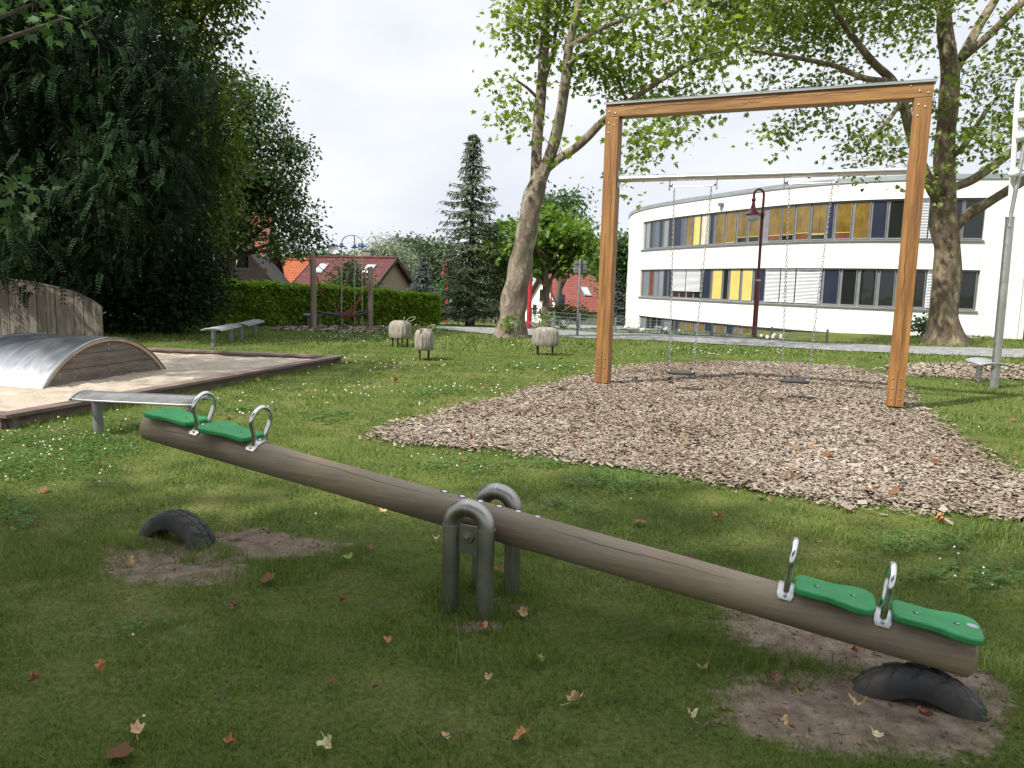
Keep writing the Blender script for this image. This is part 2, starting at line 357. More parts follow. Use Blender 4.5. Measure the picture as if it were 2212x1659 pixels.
def inside(P, x, y):
    r = np.zeros(x.shape, bool); n_ = len(P)
    for i in range(n_):
        (x1, y1), (x2, y2) = P[i], P[(i+1) % n_]
        c = ((y1 > y) != (y2 > y)) & (x < (x2-x1)*(y-y1)/((y2-y1) or 1e-9)+x1); r ^= c
    return r
def blob(px, py, cx_, cy_, rx, ry, rot=0.):
    c, s = math.cos(rot), math.sin(rot); dx, dy = px-cx_, py-cy_
    return 1-sst(.3, 1.35, np.sqrt(((dx*c+dy*s)/rx)**2+((-dx*s+dy*c)/ry)**2))
DIRT = [(370, 1222, 190, 58, .1), (560, 1174, 200, 30, .05), (1000, 1345, 95, 15, 0), (1110, 1310, 80, 13, .3), (1850, 1550, 370, 100, .12), (1800, 1390, 310, 58, .22), (2120, 1500, 90, 60, .3)]
def dirt(x, y):
    px, py = proj(x, y, np.zeros_like(x)); d = np.zeros_like(px)
    for e in DIRT: d = np.maximum(d, blob(px+30*wav(x*4, y*4)+16*wav(x*13, y*13), py+12*wav(y*5, x*5)+6*wav(y*14, x*14), *e))
    d = np.where(y < .8, 0, d)
    return d
CLOVER = [(150, 975, 190, 48), (40, 1010, 120, 40), (520, 885, 90, 22), (330, 915, 120, 22), (215, 1045, 50, 14), (760, 730, 90, 9), (900, 712, 120, 6), (1330, 1045, 110, 26), (1000, 1010, 180, 16), (940, 850, 70, 8), (1120, 795, 120, 8), (1240, 1105, 70, 18), (2080, 1255, 120, 40), (1990, 1175, 120, 25), (350, 1370, 90, 26), (40, 1120, 60, 40), (380, 1045, 40, 10), (1560, 760, 140, 7), (1180, 1010, 60, 10), (700, 905, 60, 12)]
def clover(x, y):
    px, py = proj(x, y, np.zeros_like(x)); d = np.zeros_like(px)
    for e in CLOVER: d = np.maximum(d, blob(px+18*wav(x*2.3, y*2.3), py+6*wav(y*3, x*3), *e))
    return np.where(y < .8, 0, d)

# ------------------------------------------------------------------ lawn sheet
def axis(lo, hi, d0, far, g=1.22):
    a = list(np.arange(lo, hi+1e-6, d0)); d = d0
    while a[-1] < far: d *= g; a.append(a[-1]+d)
    d = d0
    while a[0] > -far: d *= g; a.insert(0, a[0]-d)
    return np.array(a)
gx = axis(-6, 8, .11, 700); gy = axis(1., 17, .11, 700)
XX, YY = np.meshgrid(gx, gy, indexing='ij'); ZZ = tz(XX, YY)
near = (np.abs(XX) < 14) & (YY > 1) & (YY < 25)
DD = np.where(near, dirt(XX, YY), 0)
def lawnmat():
    m, n, l, b = base('lawn_ground'); b.inputs['Roughness'].default_value = .95; b.inputs['Specular IOR Level'].default_value = .1
    t = noise(n, l, .7, 6, .65); r = ramp(n, [(.3, (.06, .075, .02)), (.5, (.095, .115, .028)), (.7, (.15, .14, .055))]); l.new(t.outputs['Fac'], r.inputs[0])
    t2 = noise(n, l, 38, 4, .7); r2 = ramp(n, [(.3, (.45, .45, .45)), (.65, (1.15, 1.15, 1.1))]); l.new(t2.outputs['Fac'], r2.inputs[0])
    mm = n.new('ShaderNodeMixRGB'); mm.blend_type = 'MULTIPLY'; mm.inputs[0].default_value = 1; l.new(r.outputs[0], mm.inputs[1]); l.new(r2.outputs[0], mm.inputs[2])
    td = noise(n, l, 9, 7, .7); rd = ramp(n, [(.3, (.095, .07, .05)), (.5, (.175, .132, .097)), (.72, (.28, .22, .17))]); l.new(td.outputs['Fac'], rd.inputs[0])
    a = n.new('ShaderNodeAttribute'); a.attribute_name = 'dirt'
    tn = noise(n, l, 14, 5, .7); ad = n.new('ShaderNodeMath'); ad.operation = 'MULTIPLY_ADD'; ad.inputs[1].default_value = 1.7; l.new(tn.outputs['Fac'], ad.inputs[0])
    sb = n.new('ShaderNodeMath'); sb.operation = 'MULTIPLY_ADD'; sb.inputs[1].default_value = 1.2; sb.inputs[2].default_value = -1.0; l.new(a.outputs['Fac'], sb.inputs[0]); l.new(sb.outputs[0], ad.inputs[2])
    rr = ramp(n, [(.32, (0, 0, 0)), (.55, (1, 1, 1))]); l.new(ad.outputs[0], rr.inputs[0])
    mx = n.new('ShaderNodeMixRGB'); l.new(rr.outputs[0], mx.inputs[0]); l.new(mm.outputs[0], mx.inputs[1]); l.new(rd.outputs[0], mx.inputs[2]); l.new(mx.outputs[0], b.inputs['Base Color'])
    tb = noise(n, l, 30, 6, .7); bp = n.new('ShaderNodeBump'); bp.inputs['Strength'].default_value = .6; bp.inputs['Distance'].default_value = .03; l.new(tb.outputs['Fac'], bp.inputs['Height']); l.new(bp.outputs[0], b.inputs['Normal'])
    return m
o = gridmesh('lawn', np.stack([XX, YY, ZZ], -1), lawnmat(), attrs={'dirt': DD}); tag(o, kind='structure')

# ------------------------------------------------------------------ path, chip beds
def resample(P, k):
    P = np.asarray(P); d = np.r_[0, np.cumsum(np.linalg.norm(np.diff(P, axis=0), axis=1))]
    t = np.linspace(0, d[-1], k); return np.stack([np.interp(t, d, P[:, i]) for i in range(P.shape[1])], -1)
def pathmat():
    m, n, l, b = base('granite_setts'); b.inputs['Roughness'].default_value = .85; b.inputs['Specular IOR Level'].default_value = .2
    tc = n.new('ShaderNodeTexCoord'); v = n.new('ShaderNodeTexVoronoi'); v.inputs['Scale'].default_value = 6; v.feature = 'DISTANCE_TO_EDGE'; l.new(tc.outputs['Object'], v.inputs[0])
    v2 = n.new('ShaderNodeTexVoronoi'); v2.inputs['Scale'].default_value = 6; l.new(tc.outputs['Object'], v2.inputs[0])
    sp = n.new('ShaderNodeSeparateColor'); l.new(v2.outputs['Color'], sp.inputs[0])
    r = ramp(n, [(0, (.17, .168, .165)), (1, (.28, .277, .272))]); l.new(sp.outputs[0], r.inputs[0])
    e = ramp(n, [(.0, (.4, .4, .38)), (.08, (1, 1, 1))]); l.new(v.outputs[0], e.inputs[0])
    mm = n.new('ShaderNodeMixRGB'); mm.blend_type = 'MULTIPLY'; mm.inputs[0].default_value = 1; l.new(r.outputs[0], mm.inputs[1]); l.new(e.outputs[0], mm.inputs[2]); l.new(mm.outputs[0], b.inputs['Base Color'])
    bp = n.new('ShaderNodeBump'); bp.inputs['Strength'].default_value = .6; bp.inputs['Distance'].default_value = .02; l.new(e.outputs[0], bp.inputs['Height']); l.new(bp.outputs[0], b.inputs['Normal'])
    return m
A_, B_ = resample(PATHL, 90), resample(PATHU, 90)
tt = np.linspace(0, 1, 9)[None, :, None]
Pp = A_[:, None]*(1-tt)+B_[:, None]*tt
Pz = tz(Pp[..., 0], Pp[..., 1])+.022
tag(gridmesh('path', np.concatenate([Pp, Pz[..., None]], -1), pathmat()), kind='structure')
# the paved yard below the mesh fence
yx, yy = np.meshgrid(np.linspace(2.0, 9.4, 40), np.linspace(0, 1, 40), indexing='ij')
edge = np.interp(yx, B_[:, 0], B_[:, 1])+.55
yY = edge+(57-edge)*yy; yz = tz(yx, yY)+.02
tag(gridmesh('yard_paving', np.stack([yx, yY, yz], -1), pmat('yard_paving', (.20, .205, .215), (.27, .275, .285), 6, .8, fine=(2, (8, 8, 8), .25))), kind='structure')
chipground = pmat('bark_chip_bed', (.06, .04, .028), (.15, .115, .085), 22, .95, 0, .8, 40, lo=.3, hi=.7)
def bed(name, poly, rings=14):
    Q = resample(np.vstack([poly, poly[:1]]), 140)[:-1]; c = poly.mean(0)
    Q = Q+ (Q-c)/np.linalg.norm(Q-c, axis=1)[:, None]*(.07*wav(Q[:, 0]*6, Q[:, 1]*6))[:, None]
    Q = np.vstack([Q, Q[:1]])
    t = np.linspace(.001, 1, rings)[:, None, None]; P = c+(Q[None]-c)*t
    z = tz(P[..., 0], P[..., 1])+.006+.022*(1-t[..., 0])**.5
    return tag(gridmesh(name, np.concatenate([P, z[..., None]], -1).transpose(1, 0, 2), chipground), kind='structure')
bed('bark_bed', CHIP); bed('bark_bed', CHIP2, 6); bed('bark_bed', CHIP3, 6)
def chips(name, poly, dens, s=1., m=None):
    lo, hi = poly.min(0)-.2, poly.max(0)+.2; n_ = int((hi-lo).prod()*dens)
    x = rng.uniform(lo[0], hi[0], n_); y = rng.uniform(lo[1], hi[1], n_)
    k = inside(poly, x+.12*wav(x*5, y*5)+rng.normal(0, .13, n_), y+.12*wav(y*5, x*5)+rng.normal(0, .13, n_)); x, y = x[k], y[k]; n_ = len(x)
    a = rng.uniform(0, 2*PI, n_); L = s*(rng.gamma(4, .0042, n_)+.006); w = L*rng.uniform(.22, .55, n_)
    tl = rng.normal(0, .22, n_); tw = rng.normal(0, .3, n_); z = tz(x, y)+.018+rng.uniform(0, .028, n_)
    ux, uy = np.cos(a), np.sin(a)
    V = np.empty((n_, 4, 3))
    for i, (p, q) in enumerate(((-1, -.8), (1, -1), (.8, 1), (-1, .7))):
        V[:, i, 0] = x+ux*L*p-uy*w*q; V[:, i, 1] = y+uy*L*p+ux*w*q; V[:, i, 2] = z+tl*L*p+tw*w*q
    return tag(npmesh(name, V.reshape(-1, 3), 4, m), kind='stuff')
mchip = leafmat('bark_chips', [(.06, .04, .027), (.135, .098, .068), (.2, .16, .121), (.26, .218, .172), (.34, .292, .236)], 0, .85, .45, 1.1)
chips('bark_chips', CHIP, 7600, .84, mchip); chips('bark_chips', CHIP2, 1300, 1.6, mchip); chips('bark_chips', CHIP3, 600, 2.2, mchip)

# ------------------------------------------------------------------ grass, clover, flowers
def keep(x, y):
    k = ~(inside(CHIP, x+.1*wav(x*4, y*4)+.07*wav(x*13, y*13), y+.1*wav(y*5, x*4)) | inside(SBOX, x, y) | inside(PATH, x, y))
    k &= ~((np.abs(x) < .0)); return k
def blades(name, ylo, yhi, dens, h, w, m, prob=None, kx=.88):
    A = kx*(yhi**2-ylo**2); n_ = int(A*dens)
    y = np.sqrt(rng.uniform(ylo**2, yhi**2, n_)); x = rng.uniform(-1, 1, n_)*y*kx+.02*y
    k = keep(x, y) & (rng.random(n_) > np.clip(dirt(x, y)*1.25-.15, 0, .975))
    dd = .55+.5*wav(x*2.7, y*2.7)+.3*wav(x*9, y*9); k &= rng.random(n_) < np.clip(dd+.35, .25, 1)
    if prob is not None: k &= rng.random(n_) < prob(x, y)
    x, y = x[k], y[k]; n_ = len(x); tuft = np.clip(.85+.75*wav(x*3.1+5, y*3.1)+.35*wav(x*11, y*11), .4, 2.1)
    hh = h*rng.gamma(6, 1/6, n_)*tuft; a = rng.uniform(0, 2*PI, n_); ww = w*rng.uniform(.6, 1.3, n_)
    le = hh*rng.uniform(.2, 1.1, n_); b = a+rng.normal(PI/2, .7, n_); z = tz(x, y)-.004
    V = np.empty((n_, 3, 3)); ux, uy = np.cos(a)*ww, np.sin(a)*ww
    V[:, 0] = np.stack([x-ux, y-uy, z], -1); V[:, 1] = np.stack([x+ux, y+uy, z], -1)
    V[:, 2] = np.stack([x+np.cos(b)*le, y+np.sin(b)*le, z+hh], -1)
    return tag(npmesh(name, V.reshape(-1, 3), 3, m), kind='stuff')
mgrass = leafmat('grass_blades', [(.046, .066, .016), (.074, .126, .02), (.112, .176, .028), (.165, .22, .045), (.31, .27, .13)], .3, .55, .8, .75)
blades('grass', 1.5, 4.6, 11500, .027, .0022, mgrass)
blades('grass', 4.6, 9, 3600, .029, .0036, mgrass)
blades('grass', 9, 18, 1000, .034, .007, mgrass)
blades('grass', 18, 34, 190, .06, .016, mgrass)
blades('grass', 1.6, 8, 420, .055, .0024, mgrass)
def leaves_v(P, D, N, size, shape):
    """P points, D tip directions, N rough normals -> vertices of flat leaves cut to shape"""
    D = D/np.maximum(np.linalg.norm(D, axis=1), 1e-6)[:, None]; X = np.cross(D, N); X /= np.maximum(np.linalg.norm(X, axis=1), 1e-6)[:, None]
    S = np.asarray(shape); size = np.broadcast_to(np.asarray(size, float), (len(P),))
    return (P[:, None]+size[:, None, None]*(S[None, :, 0, None]*X[:, None]+S[None, :, 1, None]*D[:, None])).reshape(-1, 3)
RHOMB = [(0, 0), (.27, .5), (0, 1), (-.27, .5)]
SLIM = [(0, 0), (.16, .45), (0, 1), (-.16, .45)]
OVAL = [(0, 0), (.3, .3), (.27, .72), (0, 1), (-.27, .72), (-.3, .3)]
ROUND = [(0, 0), (.36, .3), (.4, .75), (.1, 1), (-.1, 1), (-.4, .75), (-.36, .3)]
PLANE = [(0, 0), (.24, .02), (.52, .12), (.33, .32), (.55, .62), (.22, .58), (0, 1.05), (-.22, .58), (-.55, .62), (-.33, .32), (-.52, .12), (-.24, .02)]
def rdir(n_): 
    v = rng.normal(size=(n_, 3)); return v/np.linalg.norm(v, axis=1)[:, None]
def scatter(mask, ylo, yhi, dens, kx=.85):
    n_ = int(kx*(yhi**2-ylo**2)*dens); y = np.sqrt(rng.uniform(ylo**2, yhi**2, n_)); x = rng.uniform(-1, 1, n_)*y*kx
    k = keep(x, y) & (rng.random(n_) < mask(x, y)); return x[k], y[k]
mclover = leafmat('clover_leaves', [(.035, .085, .014), (.055, .13, .02), (.09, .18, .03), (.14, .24, .05)], .3, .5, 1.5, .5)
cv = []
for ylo, yhi, dens, s in ((2, 8, 900, .017), (8, 14, 220, .026), (14, 26, 60, .045)):
    x, y = scatter(lambda x, y: clover(x, y)*.9, ylo, yhi, dens); n_ = len(x)
    c = np.stack([x, y, tz(x, y)+rng.uniform(.02, .06, n_)], -1); a0 = rng.uniform(0, 2*PI, n_)
    for k in range(3):
        a = a0+k*2.094; D = np.stack([np.cos(a), np.sin(a), rng.uniform(-.1, .4, n_)], -1); N = np.array([0, 0, 1.])+rng.normal(0, .25, (n_, 3))
        cv.append(leaves_v(c, D, N, s*rng.uniform(.7, 1.4, n_), ROUND))
tag(npmesh('clover_leaves', np.vstack(cv), 7, mclover), kind='stuff')
chips('bark_fines', CHIP, 3200, .42, leafmat('bark_fines', [(.04, .024, .016), (.09, .058, .038), (.15, .10, .065), (.25, .19, .135)], 0, .9, .8, .7))
mflower = pmat('clover_heads', (.55, .53, .43), (.72, .71, .62), 60, .8, island=.15)
fl = MB(); OCT = [(1, 0, 0), (-1, 0, 0), (0, 1, 0), (0, -1, 0), (0, 0, 1), (0, 0, -1)]
OF = [(0, 2, 4), (2, 1, 4), (1, 3, 4), (3, 0, 4), (2, 0, 5), (1, 2, 5), (3, 1, 5), (0, 3, 5)]
FLO = [(110, 960, 190, 50), (40, 1000, 120, 60), (540, 880, 90, 28), (330, 905, 140, 22), (700, 850, 160, 18), (760, 730, 110, 13), (900, 712, 150, 9), (1000, 1000, 200, 18), (1240, 800, 200, 9), (1000, 845, 190, 9), (2100, 1250, 120, 60), (1560, 762, 160, 9), (200, 1045, 90, 40), (820, 790, 160, 18), (1150, 745, 60, 8)]
def flow(x, y):
    px, py = proj(x, y, np.zeros_like(x)); d = np.zeros_like(px)
    for e in FLO: d = np.maximum(d, blob(px+20*wav(x*2, y*2), py+5*wav(y*3, x*3), *e))
    return np.where(y < .8, 0, d)+.012
for ylo, yhi, dens, s in ((2.5, 8, 26, .0085), (8, 14, 18, .011), (14, 26, 6, .016)):
    x, y = scatter(flow, ylo, yhi, dens)
    for X, Y, z in zip(x, y, tz(x, y)):
        r = s*random.uniform(.7, 1.3); fl.add([(X+p[0]*r, Y+p[1]*r, z+.055+p[2]*r) for p in OCT], OF)
tag(fl.build('clover_flowers', mflower, smooth=0), kind='stuff')
# longer grass where the mower does not reach
lg = []
def longgrass(cx_, cy_, r, n_, h=.14):
    a = rng.uniform(0, 2*PI, n_); q = r*np.sqrt(rng.uniform(.2, 1, n_)); x = cx_+q*np.cos(a); y = cy_+q*np.sin(a); z = tz(x, y)
    b = rng.uniform(0, 2*PI, n_); hh = h*rng.uniform(.35, 1.1, n_); w = .0022; c = rng.uniform(0, 2*PI, n_); le = hh*rng.uniform(.2, .9, n_)
    V = np.empty((n_, 3, 3)); V[:, 0] = np.stack([x-np.cos(b)*w, y-np.sin(b)*w, z], -1); V[:, 1] = np.stack([x+np.cos(b)*w, y+np.sin(b)*w, z], -1); V[:, 2] = np.stack([x+np.cos(c)*le, y+np.sin(c)*le, z+hh], -1); lg.append(V.reshape(-1, 3))
for q in ((-.13, 3.68, .3, 420, .15), (-1.72, 4.25, .16, 260, .10), (-2.3, 4.55, .2, 180, .09), (1.2, 3.05, .16, 150, .08), (2.0, 2.78, .18, 150, .08), (-4.11, 7.55, .2, 160, .13), (-3.53, 8.43, .2, 160, .13), (5.3, 10.5, .35, 160, .12)): longgrass(*q)
for t in np.linspace(0, 1, 60):
    p = SB[0]+(SB[1]-SB[0])*t+np.array([.12, -.03]); longgrass(p[0], p[1], .12, 26, .11)
tag(npmesh('long_grass', np.vstack(lg), 3, mgrass), kind='stuff')
# ------------------------------------------------------------------ sandbox with its hump and plank wall
sb = thing('sandbox', 'large sandpit edged with low red brown boards, filled with pale sand', 'sandpit', (*SB[0], 0))
def rail(p, q, top, w, zt, zb, m, name, seg=2.4):
    p = Vector((*p, 0)); q = Vector((*q, 0)); d = (q-p); L = d.length; d.normalize(); nrm = Vector((-d.y, d.x, 0)); k = max(1, round(L/seg))
    b = W(sb)
    for i in range(k):
        a0 = p+d*(L*i/k+.004); a1 = p+d*(L*(i+1)/k-.004); rr = Matrix.Rotation(math.atan2(d.y, d.x), 3, 'Z')
        zo = random.uniform(-.004, .004)
        b.box(((a0+a1)/2)+nrm*(w/2)+Vector((0, 0, zt-.02+zo)), ((a1-a0).length, w, .04), rr)
        b.box(((a0+a1)/2)+nrm*(w*.62)+Vector((0, 0, (zt-.04+zb)/2)), ((a1-a0).length, .07, zt-.042-zb), rr)
    return b.build(name, m, sb, smooth=0, bevel=.004)
rail(SB[0], SB[1], 1, .19, .15, -.05, M['sand_board'], 'edge_board')
rail(SB[1], SB[3], 1, .19, .15, -.05, M['sand_board'], 'edge_board')
rail(SB[4], SB[0], 1, .19, .15, -.05, M['sand_board'], 'edge_board')
u = np.linspace(.012, .985, 130)[:, None, None]; v = np.linspace(.016, .99, 90)[None, :, None]
a = SB[0]*(1-u)+SB[1]*u; b_ = SB[4]*(1-u)+SB[3]*u; P2 = a*(1-v)+b_*v
edge_ = np.minimum(np.minimum(u, 1-u), v)[..., 0]
zz = .075+.022*wav(P2[..., 0]*3, P2[..., 1]*3)+.013*wav(P2[..., 0]*9, P2[..., 1]*8)+.03*sst(0, .2, edge_)
zz += rng.normal(0, .004, zz.shape)
msand = pmat('pale_sand', (.30, .25, .19), (.43, .37, .295), 5, .95, 0, .7, 26, fine=(14, None, .18), spec=.1, lo=.3, hi=.7)
tag(gridmesh('sand', np.concatenate([P2, zz[..., None]], -1), msand), kind='structure')
# metal covered play hump
p0 = gr(84, 842, .08); p1 = gr(356, 799, .08)
hd = Vector((p1[0]-p0[0], p1[1]-p0[1], 0)); CH = hd.length; HH = .62; RR = ((CH/2)**2+HH**2)/(2*HH); HL = 1.45
hump = thing('play_hump', 'arched play hump in the sandpit with shiny sheet metal back and brown plank side', 'play hump', (p0[0], p0[1], .05), math.atan2(hd.y, hd.x))
def arcp(t, r=0.): # t 0..1 along the arch
    ha = math.asin(CH/2/RR); a = -ha+2*ha*t; return (CH/2+(RR+r)*math.sin(a), (RR+r)*math.cos(a)-(RR-HH))
N_ = 40
panels = []
for yy_ in (-.02, HL-.02):
    for k, (z0, z1) in enumerate(((.055, .235), (.241, .425), (.431, HH-.03))):
        xs = [arcp(i/200, -.045) for i in range(201)]
        seg = [q for q in xs if q[1] >= z0]; top = [(q[0], min(q[1], z1)) for q in seg]
        poly = [(seg[0][0], z0)]+top+[(seg[-1][0], z0)]
        b = MB(); b.prism([(p[0], p[1]) for p in poly], yy_+.015, yy_+.05, lambda x, y, z: (x, z, y))
        pn = b.build('side_plank', M['side_wood'], hump, smooth=0)
        if yy_ < 0: panels.append(pn)
    b = MB()
    for i in range(N_):
        (x0, z0), (x1, z1) = arcp(i/N_), arcp((i+1)/N_); (u0, w0), (u1, w1) = arcp(i/N_, -.05), arcp((i+1)/N_, -.05)
        ya, yb = yy_-.006, yy_+.05
        b.add([(x0, ya, z0), (x1, ya, z1), (u1, ya, w1), (u0, ya, w0), (x0, yb, z0), (x1, yb, z1), (u1, yb, w1), (u0, yb, w0)], [(3, 2, 1, 0), (4, 5, 6, 7), (0, 1, 5, 4), (2, 3, 7, 6)])
    b.box((CH/2, yy_+.012, .022), (CH-.04, .04, .055))
    b.build('edge_trim', M['pale_trim'], hump, smooth=0)
    if yy_ < 0:
        b = MB()
        for x, zs in ((.35, (.12, .19)), (.62, (.12, .2, .29, .38, .44)), (1.3, (.1, .2, .29, .38, .46, .53)), (1.9, (.12, .2, .29, .38)), (2.3, (.12, .19))):
            for z in zs: b = MB(); b.ball((x*CH/2.57, yy_+.013, z), .010, 8, 4); b.build('screw', M['bolt'], panels[min(2, int(z > .238)+int(z > .428))])
g = np.zeros((61, 2, 3)); 
for i in range(61):
    x, z = arcp(-.02+1.04*i/60, .008); g[i, 0] = (x, -.045, z); g[i, 1] = (x, HL+.045, z)
gs = np.linspace(0, 1, 24)[None, :, None]; g = g[:, :1]*(1-gs)+g[:, 1:]*gs
g[..., 2] += .0035*np.sin(np.arange(61)[:, None]*.9+np.sin(np.arange(24)[None]*1.3)*2)*np.exp(-np.arange(24)[None]/4.)
ms = pmat('worn_sheet_metal', (.20, .208, .22), (.29, .30, .31), 3, .34, .95, .12, 7, (1, 5, 1), r2=.42)
so_ = gridmesh('metal_sheet', g, ms, hump); so_.modifiers.new('thickness', 'SOLIDIFY').thickness = .006
# arched plank wall behind it
AX, AY = -11.75, 17.62
arch = thing('plank_wall', 'grey arched wall of upright planks standing behind the sandpit hump', 'plank wall', (AX, AY, 0), R(3))
hw = 2.27
def ah(x): 
    t = min(1, abs(x)/hw); return .76+.62*math.sqrt(max(0, 1-(t*.97)**2.3))*1.0-.62*math.sqrt(1-.97**2.3)*(t)
b = MB(); k = 22; pw = 2*hw/k
for i in range(k):
    x0 = -hw+i*pw+.006; x1 = -hw+(i+1)*pw-.006; y = random.uniform(-.008, .008)
    poly = [(x0, -.05), (x1, -.05)]+[(x1+(x0-x1)*j/4, ah(x1+(x0-x1)*j/4)) for j in range(5)]
    b.prism(poly, y-.028, y+.028, lambda X, Y, Z: (X, Z, Y))
b.build('plank_panel', M['grey_wood'], arch, smooth=0)
b = MB(); xs = np.linspace(-hw, hw, 41)
for i in range(40):
    xa, xb = xs[i], xs[i+1]; za, zb = ah(xa)+.002, ah(xb)+.002
    b.add([(xa, -.05, za), (xb, -.05, zb), (xb, .05, zb), (xa, .05, za), (xa, -.05, za+.02), (xb, -.05, zb+.02), (xb, .05, zb+.02), (xa, .05, za+.02)], [(0, 1, 2, 3), (7, 6, 5, 4), (0, 4, 5, 1), (3, 2, 6, 7)])
b.build('cap_strip', M['grey_wood'], arch, smooth=0)

# ------------------------------------------------------------------ seesaw
SA = R(-23); saw = thing('seesaw', 'log seesaw with four green seats tilted down to the right', 'seesaw', (-.14, 3.72, 0), SA)
BM = Matrix.Translation((0, 0, .43)) @ Matrix.Rotation(R(6.35), 4, 'Y'); LR = .085
def SM():
    b = MB(); b.M = BM; return b
sx = np.linspace(-2.235, 2.165, 90); PR = []
b = SM()
pts = [(x, 0, 0) for x in sx]; rad = [LR*(1+.012*math.sin(x*3+1)+.008*math.sin(x*8.3)) for x in sx]
pts = [(sx[0]-.012, 0, 0)]+pts+[(sx[-1]+.012, 0, 0)]; rad = [LR-.014]+rad+[LR-.014]
b.tube(pts, rad, 40, wob=lambda i, a: 1-.10*math.exp(-((a-PI*.63)/.02)**2))
beam = b.build('beam', M['log'], saw, smooth=30)
def beam_crack(x0, x1, ang, w=.0022):
    b = SM(); k = 24; V = []; F = []; ph = random.uniform(0, 6)
    for i in range(k+1):
        x = x0+(x1-x0)*i/k; a = ang+.05*math.sin(i*.4+ph)+.015*math.sin(i*1.7); ww = w*math.sin(PI*(i+.3)/(k+.6))/LR; r = LR*(1+.012*math.sin(x*3+1)+.008*math.sin(x*8.3))+.0007
        for q in (a-ww, a+ww): V.append((x, -r*math.sin(q), r*math.cos(q)))
    for i in range(k): F.append((2*i, 2*i+2, 2*i+3, 2*i+1))
    b.add(V, F); b.build('drying_crack', M['dark_hole'], beam, smooth=0)
for q in ((-1.3, -.2, .62), (.25, 1.3, .75), (-2.1, -1.75, 1.15)): beam_crack(*q, .0013)
for s_ in (-.22, -.117, -.014, .089, .192, .295):
    b = SM(); b.lathe([(.001, LR-.004), (.0165, LR-.004), (.0165, LR+.0005), (.021, LR+.0015), (.021, LR-.01)], 16, (s_, .012, 0)); b.build('bolt_recess', M['dark_hole'], beam)
    b = SM(); b.lathe([(.0155, LR-.006), (.015, LR+.0005), (.011, LR+.003), (.005, LR+.0042), (.001, LR+.0044)], 14, (s_, .012, 0)); b.build('bolt', M['bolt'], beam)
def seat(s0, s1, out, sticker=False):
    L = s1-s0; P = []
    prof = [(0, .062), (.02, .079), (.06, .086), (.25, .085), (.42, .083), (.56, .092), (.68, .107), (.80, .113), (.90, .108), (.97, .088), (1, .055)]
    xs_ = np.linspace(0, 1, 29); ws = np.interp(xs_, [p[0] for p in prof], [p[1] for p in prof])
    up_ = [((s0+L*x) if out > 0 else (s1-L*x), w*1.08) for x, w in zip(xs_, ws)]
    poly = up_+[(x, -w) for x, w in reversed(up_)]
    if out < 0: poly = poly[::-1]
    b = SM(); b.prism(poly, LR+.004, LR+.03, bev=.005); o = b.build('seat', M['green'], saw, smooth=25)
    for q in (.27, .72):
        x = s0+L*q if out > 0 else s1-L*q
        b = SM(); b.lathe([(.012, LR+.027), (.012, LR+.0308), (.009, LR+.0312), (.001, LR+.0312)], 14, (x, 0, 0)); b.build('bolt_hole', M['dark_hole'], o)
        b = SM(); b.lathe([(.007, LR+.028), (.007, LR+.0318), (.001, LR+.0325)], 10, (x+.003, 0, 0)); b.build('bolt', M['bolt'], o)
    b = SM(); b.box(((s0+s1)/2, 0, LR-.004), (L*.8, .09, .016)); b.build('seat_packer', M['rubber'], o, smooth=0)
    if sticker:
        x = s0+L*.9; b = SM(); b.lathe([(.021, LR+.0295), (.021, LR+.0316), (.001, LR+.0316)], 20, (x, .02, 0)); b.build('round_badge', M['bolt'], o)
    return o
seat(-2.205, -1.862, -1); seat(-1.79, -1.44, -1); seat(1.485, 1.80, 1); seat(1.862, 2.185, 1, True)
for s_ in (-1.828, -1.408, 1.455, 1.832):
    prof = [(-.052, LR*.9), (-.052, LR+.03), (-.056, LR+.05), (-.072, LR+.085), (-.086, LR+.118)]
    arcs = [(-.086*math.cos(t)*1.0, LR+.118+.082*math.sin(t)) for t in np.linspace(0, PI, 15)]
    full = prof+arcs[1:-1]+[(-x, z) for x, z in reversed(prof)]
    b = SM(); b.tube([(s_, y*.92, z) for y, z in full], .0135, 14); hnd = b.build('handle', M['chrome'], saw)
    b = SM(); w_ = .034; T = np.linspace(-R(58), R(58), 17); fs = []; vsx = []
    for t in T:
        for (dx, rr_) in ((-w_, LR+.002), (w_, LR+.002), (w_, LR+.008), (-w_, LR+.008)):
            e = 1-.25*max(0, (abs(t)-R(46))/R(12)); vsx.append((s_+dx*e, rr_*math.sin(t), rr_*math.cos(t)))
    for i in range(16):
        for k in range(4): fs.append((i*4+k, i*4+(k+1) % 4, (i+1)*4+(k+1) % 4, (i+1)*4+k))
    fs += [(3, 2, 1, 0), (64, 65, 66, 67)]; b.add(vsx, fs)
    b.build('mounting_plate', M['steel'], hnd, smooth=30)
    for t, r_ in ((-R(47), .008), (R(47), .008), (0, .011)):
        c = Vector((s_, (LR+.008)*math.sin(t), (LR+.008)*math.cos(t))); b = SM(); b.ball(c, r_, 10, 5); b.build('screw', M['bolt'], hnd)
